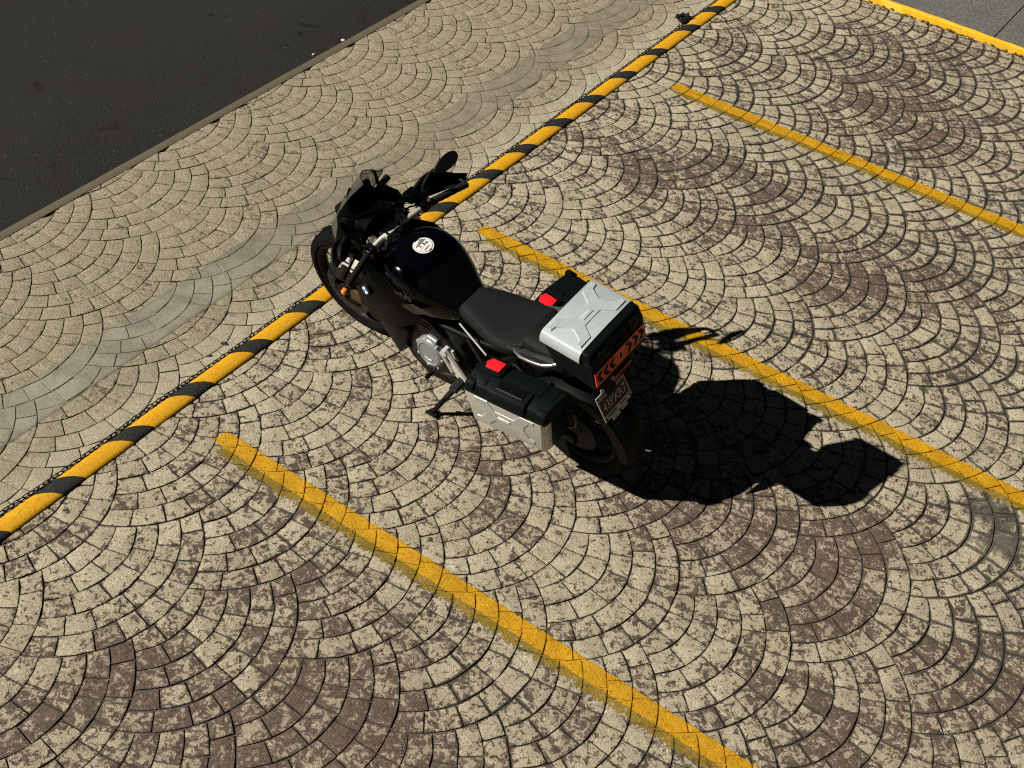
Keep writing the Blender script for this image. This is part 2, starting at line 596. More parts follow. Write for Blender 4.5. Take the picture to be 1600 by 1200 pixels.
# ------------------------------------------------------------------ asphalt road and its edging strip
def mat_asphalt():
    t = NT('asphalt')
    p = t.pos()
    n1 = t.noise(p, 85, 5, 0.78); n2 = t.noise(p, 2.1, 5, 0.6); n3 = t.noise(p, 0.55, 3, 0.5)
    sep = t.n('ShaderNodeSeparateXYZ'); t.link(p, sep.inputs[0])
    vor = t.n('ShaderNodeTexVoronoi'); vor.inputs['Scale'].default_value = 95; t.link(p, vor.inputs['Vector'])
    smooth = t.step(t.math('ADD', sep.outputs[0], t.math('MULTIPLY', n2, 1.2)), 6.9, 7.5)
    c = t.mix(t.step(n1, 0.40, 0.64), (0.0045, 0.0045, 0.004), (0.030, 0.030, 0.027))
    c = t.mix(smooth, c, t.mix(n2, (0.014, 0.0142, 0.0125), (0.021, 0.0212, 0.0185)))
    c = t.mix(t.math('MULTIPLY', t.step(n2, 0.5, 0.68), 0.5), c, (0.017, 0.0125, 0.0095))
    grit = t.step(t.noise(p, 46, 1, 0.3), 0.795, 0.81)
    c = t.mix(t.math('MULTIPLY', grit, 0.7), c, (0.26, 0.24, 0.19))
    oil = t.step(t.noise(p, 3.6, 4, 0.6), 0.645, 0.675)
    c = t.mix(t.math('MULTIPLY', t.step(n3, 0.42, 0.62), 0.45), c, (0.024, 0.0235, 0.0205))
    c = t.mix(t.math('MULTIPLY', oil, 0.75), c, (0.004, 0.004, 0.0035))
    t.set(color=c, rough=0.85, spec=0.3)
    hb = t.math('ADD', t.math('MULTIPLY', n1, t.math('SUBTRACT', 1.15, smooth)), t.math('MULTIPLY', vor.outputs['Distance'], 0.5))
    t.bump(hb, 0.9, 0.008)
    return t.m


M_ASPH = mat_asphalt()
road = link_mesh('asphalt_road', mesh_of([(5.9, 40, -.014), (5.9, -60, -.014), (60, -60, -.014), (60, 40, -.014)], [(0, 1, 2, 3)]), M_ASPH)
tag(road, kind='structure')


def mat_edging():
    t = NT('edging_concrete')
    p = t.pos()
    n1 = t.noise(p, 60, 5, 0.7); n2 = t.noise(p, 3, 4, 0.6)
    c = t.mix(n2, (0.072, 0.060, 0.036), (0.125, 0.103, 0.064))
    c = t.mix(t.math('MULTIPLY', t.step(n1, 0.55, 0.7), 0.5), c, (0.06, 0.048, 0.03))
    t.set(color=c, rough=0.85)
    t.bump(n1, 0.6, 0.004)
    return t.m


def wavy_strip(x0, x1, y0, y1, ztop, zbot, step=.08, wob=.006, seed=3.0):
    bm = bmesh.new()
    rows = []
    n = int((y1 - y0) / step)
    for k in range(n + 1):
        y = y0 + (y1 - y0) * k / n
        w = wob * noise.noise(Vector((seed, y * 5, 0))) + wob * .7 * noise.noise(Vector((seed, y * 23, 3)))
        pr = [(x0, zbot), (x0, ztop), (x1 - .012 + w, ztop + .001), (x1 + w, ztop - .008), (x1 + w, zbot)]
        rows.append([bm.verts.new((a, y, b)) for a, b in pr])
    for a, b in zip(rows, rows[1:]):
        for q in range(4):
            bm.faces.new((a[q], a[q + 1], b[q + 1], b[q]))
    return bm


M_EDGE = mat_edging()
ed = bm_obj('edging_strip', wavy_strip(5.836, 5.912, -30, 12, .002, -.06, wob=.003), M_EDGE, None, 40)
tag(ed, kind='structure')

# ------------------------------------------------------------------ yellow kerb and slab, top right
def mat_slab():
    t = NT('sidewalk_concrete')
    p = t.pos()
    n1 = t.noise(p, 60, 6, 0.8); n2 = t.noise(p, 2.4, 4, 0.6)
    c = t.mix(t.step(n1, 0.38, 0.64), (0.070, 0.068, 0.061), (0.21, 0.206, 0.188))
    c = t.mix(t.math('MULTIPLY', t.step(n2, 0.45, 0.7), 0.5), c, (0.10, 0.097, 0.088))
    t.set(color=c, rough=0.88)
    t.bump(n1, 0.7, 0.004)
    return t.m


def mat_kerb():
    t = NT('kerb_paint')
    p = t.pos()
    n1 = t.noise(p, 45, 5, 0.7); n2 = t.noise(p, 7, 4, 0.6)
    c = t.mix(n2, (0.70, 0.40, 0.012), (0.82, 0.50, 0.02))
    k = t.step(t.math('ADD', t.math('MULTIPLY', n1, 0.7), t.math('MULTIPLY', n2, 0.4)), 0.66, 0.72)
    c = t.mix(t.math('MULTIPLY', k, 0.75), c, (0.22, 0.19, 0.14))
    t.set(color=c, rough=0.55)
    t.bump(n1, 0.6, 0.006)
    return t.m


M_SLAB = mat_slab()
M_KERB = mat_kerb()


def box_bm(bm, x0, x1, y0, y1, z0, z1):
    vs = [bm.verts.new((x, y, z)) for x in (x0, x1) for y in (y0, y1) for z in (z0, z1)]
    for f in ((0, 1, 3, 2), (4, 6, 7, 5), (0, 4, 5, 1), (2, 3, 7, 6), (0, 2, 6, 4), (1, 5, 7, 3)):
        bm.faces.new([vs[q] for q in f])
    return bm


KERB_Y = -10.125
for k, (a, b) in enumerate(((-16, -6.51), (-6.5, 1.995), (2.005, 5.83))):
    bm = box_bm(bmesh.new(), a, b, -26, KERB_Y - .036, -.1, .056)
    s = bm_obj('sidewalk_slab', bm, M_SLAB, None, 30)
    tag(s, kind='structure')


def rough_bar(x0, x1, prof, step, wob, seed):
    """bar along X with an uneven profile"""
    bm = bmesh.new()
    rows = []
    n = max(2, int((x1 - x0) / step))
    for k in range(n + 1):
        x = x0 + (x1 - x0) * k / n
        row = []
        for q, (y, z) in enumerate(prof):
            row.append(bm.verts.new((x, y + wob * noise.noise(Vector((x * 9, q * 3.1, seed))), z + wob * .6 * noise.noise(Vector((x * 9, q * 3.1, seed + 9))))))
        rows.append(row)
    for a, b in zip(rows, rows[1:]):
        for q in range(len(prof)):
            r = (q + 1) % len(prof)
            bm.faces.new((a[q], a[r], b[r], b[q]))
    bm.faces.new(rows[0]); bm.faces.new(rows[-1][::-1])
    return bm


kp = [(KERB_Y - .034, -.1), (KERB_Y, -.1), (KERB_Y, .048), (KERB_Y - .010, .056), (KERB_Y - .034, .059)]
kb = bm_obj('painted_kerb', rough_bar(-16, 5.83, kp, .06, .006, 2.0), M_KERB, None, 40)
tag(kb, 'yellow painted kerb along the grey concrete slab at the upper right', 'kerb')

# dry leaves and grit swept against that kerb
bm = bmesh.new()
rl = random.Random(21)
for k in range(420):
    x = rl.uniform(-1.5, 5.6)
    y = KERB_Y + .004 + abs(rl.gauss(0, .028))
    s = rl.uniform(.006, .02)
    a = rl.uniform(0, 6.28)
    z = rl.uniform(.001, .012)
    pts = [(s * 1.5, 0, .002), (0.2 * s, s * .6, .006), (-s * 1.3, 0, .0), (0, -s * .6, .004)]
    vs = [bm.verts.new((x + px * cos(a) - py * sin(a), max(KERB_Y, 0) if False else y + px * sin(a) * .6 + py * cos(a), z + pz)) for px, py, pz in pts]
    bm.faces.new((vs[0], vs[1], vs[2])); bm.faces.new((vs[0], vs[2], vs[3]))
M_LEAF = plain('dry_leaf', (0.085, 0.052, 0.028), 0.8, vary=.6, scale=14)
lf = bm_obj('leaf_litter', bm, M_LEAF, None, 180)
tag(lf, kind='stuff')

# ------------------------------------------------------------------ striped rail on the ground, and the chain beside it
M_YRAIL = None
def mat_rail(name, c0, c1, dark):
    t = NT(name)
    p = t.pos()
    n1 = t.noise(p, 85, 6, 0.76); n2 = t.noise(p, 6, 4, 0.6)
    c = t.mix(n2, c0, c1)
    c = t.mix(t.math('MULTIPLY', t.step(n1, 0.50, 0.62), 0.65), c, dark)
    t.set(color=c, rough=0.6, spec=.3)
    t.bump(n1, 0.6, 0.004)
    return t.m


M_YRAIL = mat_rail('rail_yellow', (0.62, 0.31, 0.010), (0.78, 0.42, 0.016), (0.36, 0.17, 0.012))
M_BRAIL = mat_rail('rail_black', (0.012, 0.014, 0.013), (0.022, 0.024, 0.023), (0.055, 0.055, 0.05))
RX0, RX1, RZ = 3.952, 4.070, 0.019
prof = [(RX0, -.011), (RX0, .0055), (RX0 + .005, .0105), (RX0 + .020, .0150), (RX0 + .050, .0175), (RX0 + .080, .0160), (RX0 + .104, .0100), (RX1, .0010), (RX1, -.011)]
SKEW = 0.105


def rail_piece(name, ya, yb, mat, parent):
    bm = bmesh.new()
    n = 4
    rows = []
    for k in range(n + 1):
        y = ya + (yb - ya) * k / n
        row = []
        for (x, z) in prof:
            s = (x - RX0) / (RX1 - RX0)
            bow = 0.012 * noise.noise(Vector((0, y * .35, 8.0)))
            row.append(bm.verts.new((x + bow, y + SKEW * s - .012 * sin(s * pi), z)))
        rows.append(row)
    for a, b in zip(rows, rows[1:]):
        for q in range(len(prof) - 1):
            bm.faces.new((a[q], b[q], b[q + 1], a[q + 1]))
    bm.faces.new(rows[0][::-1]); bm.faces.new(rows[-1])
    return bm_obj(name, bm, mat, parent, 30)


rail = empty('striped_rail', (0, 0, 0))
tag(rail, 'low rounded yellow rail with black bands crossing the paving under the front wheel', 'barrier rail')
CENT = [-.5, -.96, -1.41, -1.865, -2.319, -2.78, -3.214, -3.668, -4.114, -4.54, -4.96, -5.42, -5.914, -6.327, -6.771, -7.199, -7.661, -8.126, -8.648, -9.074, -9.52, -9.97]
y_prev = 0.0
for c in CENT:
    hw = .072
    if c - hw > -10.12:
        rail_piece('yellow_band', y_prev, c + hw, M_YRAIL, rail)
        rail_piece('black_band', c + hw, c - hw, M_BRAIL, rail)
        y_prev = c - hw
rail_piece('yellow_band', y_prev, -10.11 - 0.0, M_YRAIL, rail)

M_CHAIN = plain('dark_steel_chain', (0.020, 0.018, 0.017), 0.5, metal=0.5, vary=.4)


def link_mesh_data():
    V, F = [], []
    NS, NR = 12, 5
    for i in range(NS):
        a = 2 * pi * i / NS
        cx = .0075 * cos(a) + (.0105 if cos(a) > 0.01 else (-.0105 if cos(a) < -0.01 else 0))
        cy = .0078 * sin(a)
        for j in range(NR):
            b = 2 * pi * j / NR
            rr = .0032
            V.append((cx + rr * cos(b) * cos(a), cy + rr * cos(b) * sin(a), rr * sin(b)))
    for i in range(NS):
        for j in range(NR):
            F.append((i * NR + j, ((i + 1) % NS) * NR + j, ((i + 1) % NS) * NR + (j + 1) % NR, i * NR + (j + 1) % NR))
    me = mesh_of(V, F)
    me.materials.append(M_CHAIN)
    me.shade_smooth()
    return me


chain = empty('chain', (4.1, -1.2, 0))
tag(chain, 'thin dark steel chain lying along the far side of the striped rail', 'chain')
LINK = link_mesh_data()
y = -1.55
k = 0
rc = random.Random(4)
def chain_x(y):
    base = 4.070 + .030 * math.exp(-((y + 1.6) / .62) ** 2) + .014 * math.exp(-((y + 2.95) / .30) ** 2)
    return base + .004 * noise.noise(Vector((1.0, y * 2.3, 0)))
while y > -9.65 and k < 300:
    x = chain_x(y)
    dx = chain_x(y - .036) - x
    o = bpy.data.objects.new('link', LINK)
    col.objects.link(o)
    o.parent = chain
    roll = (radians(20) if k % 2 else radians(80)) + rc.uniform(-.25, .25)
    M = Matrix.Translation((x - 4.1, y + 1.2, (.007 if k % 2 else .012))) @ Matrix.Rotation(atan2(-.036, dx), 4, 'Z') @ Matrix.Rotation(roll, 4, 'X')
    o.matrix_local = M
    y -= .0290
    k += 1

# ------------------------------------------------------------------ small things lying about
def lump(name, x, y, sx, sy, sz, rot, mat, label, cat, seed, z0=-.002, group=None):
    bm = bmesh.new()
    bmesh.ops.create_icosphere(bm, subdivisions=2, radius=1.0)
    for v in bm.verts:
        n = 1 + .35 * noise.noise(v.co * 1.4 + Vector((seed, 0, 0)))
        v.co = Vector((v.co.x * sx * n, v.co.y * sy * n, max(v.co.z, -.3) * sz * n))
    o = bm_obj(name, bm, mat, None, 60)
    o.location = (x, y, z0)
    o.rotation_euler = (0, 0, rot)
    tag(o, label, cat, group)
    return o


M_TAR = plain('tar', (0.022, 0.024, 0.022), 0.7)
lump('tar_blob', 4.145, -3.557, .028, .018, .006, .4, M_TAR, 'larger dark tar blob on the paving beyond the rail, left of the front wheel', 'tar blob', 1.0, group='tar blobs near the rail')
lump('tar_blob', 4.138, -3.431, .019, .012, .005, .9, M_TAR, 'smaller dark tar blob on the paving beyond the rail, nearer the chain end', 'tar blob', 5.0, group='tar blobs near the rail')
M_CHIP = plain('pale_chip', (0.62, 0.60, 0.55), 0.7)
lump('pale_chip', 5.93, -6.61, .020, .014, .012, .3, M_CHIP, 'white chip on the asphalt against the edging strip', 'stone chip', 2.0, z0=-.012)
lump('pale_chip', 5.955, -6.30, .016, .010, .009, 1.3, M_CHIP, 'smaller grey-white chip a little nearer on the asphalt edge', 'stone chip', 3.0, z0=-.012)


def stalk(name, x, y, L, w, rot, label, cat):
    bm = bmesh.new()
    rows = []
    for k in range(6):
        s = k / 5
        px = (s - .5) * L
        py = .012 * sin(s * 2.4)
        r = w * (1 - .4 * s)
        rows.append([bm.verts.new((px, py + r * cos(a), .004 + r * .6 + r * sin(a))) for a in (0, pi / 2, pi, 3 * pi / 2)])
    for a, b in zip(rows, rows[1:]):
        for q in range(4):
            bm.faces.new((a[q], a[(q + 1) % 4], b[(q + 1) % 4], b[q]))
    bm.faces.new(rows[0]); bm.faces.new(rows[-1])
    o = bm_obj(name, bm, M_STRAW, None, 50)
    o.location = (x, y, 0)
    o.rotation_euler = (0, 0, rot)
    tag(o, label, cat)
    return o


M_STRAW = plain('straw', (0.62, 0.55, 0.42), 0.7)
stalk('straw', 1.40, -4.625, .075, .0045, radians(200), 'pale dry straw lying in the shadow of the motorcycle', 'straw')
stalk('straw', 1.545, -4.57, .035, .003, radians(170), 'short pale fragment of straw deep in the motorcycle shadow', 'straw')

# crumpled dark scrap caught on the chain at the far end
bm = bmesh.new()
bmesh.ops.create_grid(bm, x_segments=7, y_segments=6, size=.5)
for v in bm.verts:
    n = noise.noise_vector(Vector((v.co.x * 3.1, v.co.y * 3.1, 7.7)))
    v.co = Vector((v.co.x * .10 + .03 * n[0], v.co.y * .15 + .03 * n[1], .022 + .05 * max(-.3, n[2])))
sc = bm_obj('plastic_scrap', bm, plain('black_plastic_film', (0.015, 0.016, 0.015), .45, vary=.4), None, 180)
sc.location = (4.115, -8.72, .004)
tag(sc, 'crumpled black plastic scrap against the far end of the striped rail', 'litter')

# ------------------------------------------------------------------ facade the picture was taken from, behind the camera
M_FAC = plain('facade_render', (0.014, 0.014, 0.013), .85, vary=.2, scale=3)
bm = bmesh.new()
box_bm(bm, -3.2, -1.9, -26, 9, -.011, 11.5)
fac = bm_obj('building_wall', bm, M_FAC, None, 30)
tag(fac, kind='structure')

# ================================================================== MOTORCYCLE
# bike frame: x forward, y left, z up, origin at the rear tyre contact
LEAN, YAW, STEER = 11.5, -3.0, -1.0
BIKE = Matrix.Translation((2.065, -4.13, .002)) @ Matrix.Rotation(radians(YAW), 4, 'Z') @ Matrix.Rotation(radians(-LEAN), 4, 'X')
moto = empty('motorcycle')
moto.matrix_world = BIKE
tag(moto, 'black adventure motorcycle with silver-lidded top case and side cases, leaning on its side stand', 'motorcycle')
BINV = BIKE.inverted()
SA, SAX = Vector((1.719, 0, 0)), Vector((-.469, 0, .883))
SROT = Matrix.Translation(SA) @ Matrix.Rotation(radians(STEER), 4, SAX) @ Matrix.Translation(-SA)

M_PAINT = NT('black_gloss_paint')
_f = M_PAINT.noise(M_PAINT.obj(), 900, 1, .4)
M_PAINT.set(color=M_PAINT.mix(M_PAINT.step(_f, .55, .75), (.0006, .0008, .0014), (.0022, .0042, .0085)), rough=.10, coat=.16, coat_rough=.03, spec=.20)
M_PAINT = M_PAINT.m
M_SHROUD = plain('satin_black_fairing', (.0016, .0018, .0022), .36, vary=.2, spec=.06)
M_PLAS = plain('black_plastic', (.0030, .0034, .0035), .50, vary=.2, scale=120, bump=.12, spec=.12)
M_CASE = plain('case_plastic', (.0024, .0046, .0054), .55, vary=.25, scale=160, bump=.16, spec=.08)
M_RUB = plain('tyre_rubber', (.0042, .0042, .0040), .85, vary=.3, scale=60, bump=.2, spec=.08)
M_GRIP = plain('grip_rubber', (.008, .010, .010), .65, vary=.25, scale=90, bump=.2, spec=.2)
M_SEAT = plain('seat_vinyl', (.0082, .0096, .0104), .65, vary=.15, scale=220, bump=.3, spec=.12)
M_SEAT2 = plain('pillion_vinyl', (.0045, .0047, .0047), .65, vary=.2, scale=220, bump=.3, spec=.15)
M_GREYP = plain('grey_side_plastic', (.032, .035, .035), .5, vary=.15, scale=120)
M_ENG = plain('engine_grey', (.012, .012, .0115), .5, metal=.3, vary=.3, scale=50, bump=.2)
M_ALU = plain('cast_aluminium', (.60, .60, .57), .38, metal=.25, vary=.12, scale=60, bump=.08)
M_BAR = plain('bare_bar_aluminium', (.80, .79, .74), .38, metal=.15, vary=.06, scale=90)
M_COVER = plain('cover_aluminium', (.215, .235, .245), .45, metal=.25, vary=.08, scale=120, bump=.06)
M_LIDAL = plain('case_lid_aluminium', (.445, .510, .535), .42, metal=.20, vary=.05, scale=26, bump=.05)
M_SIDEAL = plain('case_side_aluminium', (.47, .47, .43), .42, metal=.30, vary=.06, scale=22, bump=.05)
M_STEEL = plain('dark_steel', (.020, .020, .019), .45, metal=.4, vary=.2, spec=.3)
M_CHROME = plain('polished_steel', (.70, .70, .67), .18, metal=.95, vary=.05)
M_BRONZE = plain('bronze_metal', (.085, .052, .024), .5, metal=.4, vary=.3)
M_RED = plain('red_latch', (.78, .012, .022), .38, vary=.08)
M_REDLENS = plain('tail_lens', (.30, .006, .004), .2, vary=.1)
M_ORANGE = plain('orange_reflective', (1.0, .085, .016), .42, vary=.05)
M_AMBER = plain('amber_lens', (.72, .17, .02), .25, vary=.1)
M_WHITE = plain('white_print', (.74, .75, .74), .35, vary=.05)
M_INK = plain('black_print', (.006, .007, .007), .5, spec=.1)
M_GREYINK = plain('grey_print', (.15, .165, .16), .45)
M_BLUE = plain('blue_enamel', (.03, .16, .50), .25, vary=.1)
M_PANEL = plain('silver_fairing', (.50, .50, .46), .36, metal=.15, vary=.05)
M_PLATE = plain('plate_paint', (.66, .64, .56), .5, vary=.08)
M_PLATEDK = plain('plate_field', (.030, .010, .008), .5, vary=.1)
M_DECAL = plain('dark_decal', (.020, .021, .020), .25, vary=.1)
M_GLASSDARK = plain('display_glass', (.004, .004, .005), .08)
M_MIRROR = plain('mirror_silver', (.09, .095, .10), .03, metal=1.0, vary=.01)

t = NT('smoked_screen')
t.set(color=(.10, .095, .08), rough=.06, alpha=.42)
t.link(t.math('ADD', t.math('MULTIPLY', t.noise(t.obj(), 6, 3, .5), .12), .36), t.b.inputs['Alpha'])
M_SCREEN = t.m


# ---- shape helpers, all in the bike frame
def fin(name, bm, mat, parent=None, smooth=35, steer=False, bevel=0, seg=2):
    if bevel:
        es = [e for e in bm.edges if len(e.link_faces) == 2 and e.calc_face_angle(0) > radians(24)]
        bmesh.ops.bevel(bm, geom=es, offset=bevel, segments=seg, profile=.6, affect='EDGES', clamp_overlap=True)
    if steer:
        bm.transform(SROT)
    return bm_obj(name, bm, mat, parent if parent is not None else moto, smooth)


def hull(pts, bm=None):
    own = bm or bmesh.new()
    tmp = bmesh.new()
    vs = [tmp.verts.new(p) for p in pts]
    r = bmesh.ops.convex_hull(tmp, input=vs)
    bmesh.ops.dissolve_limit(tmp, angle_limit=radians(1.5), verts=tmp.verts, edges=tmp.edges)
    if bm is None:
        own.free()
        return tmp
    me = bpy.data.meshes.new('tmp'); tmp.to_mesh(me); tmp.free()
    own.from_mesh(me); bpy.data.meshes.remove(me)
    return own


def block(x0, x1, y0, y1, z0, z1, bm=None):
    return hull([(x, y, z) for x in (x0, x1) for y in (y0, y1) for z in (z0, z1)], bm)


def smooth_path(pts, n=6):
    """Catmull-Rom through points (with radius as 4th value)"""
    out = []
    P = [Vector(p) for p in pts]
    for k in range(len(P) - 1):
        a = P[max(k - 1, 0)]; b = P[k]; c = P[k + 1]; d = P[min(k + 2, len(P) - 1)]
        for q in range(n):
            s = q / n
            out.append(.5 * ((2 * b) + (c - a) * s + (2 * a - 5 * b + 4 * c - d) * s * s + (3 * b - a - 3 * c + d) * s ** 3))
    out.append(P[-1])
    return out


def tube(path, r, seg=10, bm=None, caps=True):
    """path of Vector3 (r constant) or Vector4 (own radius)"""
    bm = bm or bmesh.new()
    P = [Vector(p[:3]) for p in path]
    Rr = [p[3] if len(p) > 3 else r for p in path]
    rings = []
    up = None
    for k, p in enumerate(P):
        d = (P[min(k + 1, len(P) - 1)] - P[max(k - 1, 0)])
        if d.length < 1e-9: d = Vector((0, 0, 1))
        d.normalize()
        if up is None:
            up = d.orthogonal().normalized()
        else:
            up = (up - d * up.dot(d))
            up = up.normalized() if up.length > 1e-6 else d.orthogonal().normalized()
        sd_ = d.cross(up)
        rings.append([bm.verts.new(p + Rr[k] * (cos(a) * up + sin(a) * sd_)) for a in (2 * pi * q / seg for q in range(seg))])
    for a, b in zip(rings, rings[1:]):
        for q in range(seg):
            bm.faces.new((a[q], a[(q + 1) % seg], b[(q + 1) % seg], b[q]))
    if caps:
        bm.faces.new(rings[0][::-1]); bm.faces.new(rings[-1])
    return bm


def loft(sections, bm=None, caps=True, closed=True):
    bm = bm or bmesh.new()
    rings = [[bm.verts.new(p) for p in s] for s in sections]
    n = len(rings[0])
    for a, b in zip(rings, rings[1:]):
        for q in range(n if closed else n - 1):
            bm.faces.new((a[q], a[(q + 1) % n], b[(q + 1) % n], b[q]))
    if caps and closed:
        bm.faces.new(rings[0][::-1]); bm.faces.new(rings[-1])
    return bm


def lathe(profile, axis_o, axis_d, seg=40, bm=None, closed=False):
    """profile [(radius, along)], around axis"""
    bm = bm or bmesh.new()
    d = Vector(axis_d).normalized()
    u = d.orthogonal().normalized(); w = d.cross(u)
    o = Vector(axis_o)
    rings = []
    for q in range(seg):
        a = 2 * pi * q / seg
        e = cos(a) * u + sin(a) * w
        rings.append([bm.verts.new(o + e * r + d * h) for r, h in profile])
    n = len(profile)
    for q in range(seg):
        A, B = rings[q], rings[(q + 1) % seg]
        for k in range(n if closed else n - 1):
            k2 = (k + 1) % n
            if (A[k].co - B[k].co).length < 1e-7 and (A[k2].co - B[k2].co).length < 1e-7: continue
            try: bm.faces.new((A[k], A[k2], B[k2], B[k]))
            except ValueError: pass
    bmesh.ops.remove_doubles(bm, verts=bm.verts, dist=1e-6)
    return bm


def plate_poly(pts, off, bm=None):
    """flat polygon (3D points) thickened by the vector off"""
    bm = bm or bmesh.new()
    o = Vector(off)
    a = [bm.verts.new(Vector(p)) for p in pts]
    b = [bm.verts.new(Vector(p) + o) for p in pts]
    n = len(pts)
    bm.faces.new(a); bm.faces.new(b[::-1])
    for q in range(n):
        bm.faces.new((a[q], b[q], b[(q + 1) % n], a[(q + 1) % n]))
    return bm


def section(x, w, zt, zb, e=2.6, n=20, y0=0.0, tilt=0.0):
    """superellipse ring in the y-z plane"""
    zc, h = .5 * (zt + zb), .5 * (zt - zb)
    out = []
    for q in range(n):
        a = 2 * pi * q / n
        c, s = cos(a), sin(a)
        out.append((x + tilt * h * (abs(s) ** (2 / e)) * (1 if s > 0 else -1), y0 + w * (abs(c) ** (2 / e)) * (1 if c >= 0 else -1), zc + h * (abs(s) ** (2 / e)) * (1 if s >= 0 else -1)))
    return out


def mirror_y(pts, s):
    return [(p[0], p[1] * s, *p[2:]) for p in pts]


def text_obj(name, body, size, mat, parent, M, depth=.0006, sx=1.0):
    cu = bpy.data.curves.new('txt', 'FONT')
    cu.body = body
    cu.size = size
    cu.align_x = 'CENTER'; cu.align_y = 'CENTER'
    cu.extrude = depth
    cu.resolution_u = 3
    tmp = bpy.data.objects.new('txt', cu)
    col.objects.link(tmp)
    dg = bpy.context.evaluated_depsgraph_get()
    me = bpy.data.meshes.new_from_object(tmp.evaluated_get(dg))
    bpy.data.objects.remove(tmp); bpy.data.curves.remove(cu)
    me.transform(Matrix.Diagonal((sx, 1, 1, 1)))
    me.transform(M)
    me.materials.clear()
    return link_mesh(name, me, mat, parent)


def frame_at(o, xdir, ydir):
    x = Vector(xdir).normalized(); y = Vector(ydir); y = (y - x * y.dot(x)).normalized(); z = x.cross(y)
    return Matrix(((x.x, y.x, z.x, o[0]), (x.y, y.y, z.y, o[1]), (x.z, y.z, z.z, o[2]), (0, 0, 0, 1)))


# ------------------------------------------------------------------ wheels
def wheel(cx, R, tw, rim_r, steer, label):
    o = (cx, 0, R)
    h = tw
    prof = [(rim_r, -h * .72), (rim_r + .012, -h * .86), (R - .055, -h), (R - .030, -h * .96), (R - .012, -h * .70), (R - .002, -h * .32), (R, 0), (R - .002, h * .32), (R - .012, h * .70), (R - .030, h * .96), (R - .055, h), (rim_r + .012, h * .86), (rim_r, h * .72)]
    bm = lathe(prof, o, (0, 1, 0), 72)
    # tread blocks
    nb = 44
    for k in range(nb):
        a = 2 * pi * k / nb
        for s in (-1, 1):
            aa = a + (pi / nb if s > 0 else 0)
            pts = []
            for da in (-.042, .042):
                for hh, rr in ((.10, R + .0035), (.62, R - .0055), (.86, R - .0195)):
                    ang = aa + da + hh * .05
                    for dr in (0, -.02):
                        pts.append((cx + (rr + dr) * cos(ang), s * h * hh, R + (rr + dr) * sin(ang)))
            hull(pts, bm)
    w = fin('wheel', bm, M_RUB, None, 40, steer)
    w['label'] = label
    rp = [(rim_r + .004, -h * .78), (rim_r + .006, -h * .62), (rim_r - .012, -h * .40), (rim_r - .020, 0), (rim_r - .012, h * .40), (rim_r + .006, h * .62), (rim_r + .004, h * .78), (rim_r - .006, h * .74), (rim_r - .022, h * .42), (rim_r - .030, 0), (rim_r - .022, -h * .42), (rim_r - .006, -h * .74)]
    fin('rim', lathe(rp, o, (0, 1, 0), 72, closed=True), M_PLAS, w, 40, steer)
    fin('hub', lathe([(.0, -.07), (.030, -.07), (.034, -.05), (.022, -.04), (.022, .04), (.034, .05), (.030, .07), (.0, .07)], o, (0, 1, 0), 24), M_PLAS, w, 40, steer)
    bm = bmesh.new()
    for k in range(32):
        a = 2 * pi * k / 32
        s = 1 if k % 2 else -1
        b = a + (.42 if (k // 2) % 2 else -.42)
        tube([Vector((cx + .032 * cos(b), s * .045, R + .032 * sin(b))), Vector((cx + (rim_r - .024) * cos(a), s * .006, R + (rim_r - .024) * sin(a)))], .0024, 5, bm)
    fin('spokes', bm, M_PLAS, w, 60, steer)
    if steer:
        for s in (1, -1):
            fin('disc_carrier', lathe([(.03, s * .066), (.118, s * .066), (.118, s * .071), (.03, s * .071)], o, (0, 1, 0), 40, closed=True), M_PLAS, w, 30, steer)
    if not steer:
        fin('sprocket', lathe([(0, .066), (.125, .066), (.125, .074), (0, .074)], o, (0, 1, 0), 40), M_PLAS, w, 30)
        secs = []
        for k in range(15):
            a = radians(30 + 150 * k / 14)
            secs.append([(cx + r_ * cos(a), y_, R + r_ * sin(a)) for y_, r_ in ((-.092, R - .04), (-.088, R + .012), (-.05, R + .026), (.05, R + .026), (.088, R + .012), (.092, R - .04), (.086, R - .04), (.080, R + .006), (-.080, R + .006), (-.086, R - .04))])
        fin('hugger', loft(secs), M_PLAS, w, 40)
    for s in ((1, -1) if steer else (-1,)):
        yb = s * .075
        disc = lathe([(.110, yb - .002), (.160, yb - .002), (.160, yb + .002), (.110, yb + .002)], o, (0, 1, 0), 48, closed=True)
        fin('brake_disc', disc, M_STEEL, w, 30, steer)
    return w


wheel(0.0, .32, .075, .225, False, 'rear wheel with wide black tyre, under the side cases')
wheel(1.593, .345, .045, .275, True, 'tall narrow spoked front wheel beside the striped rail')

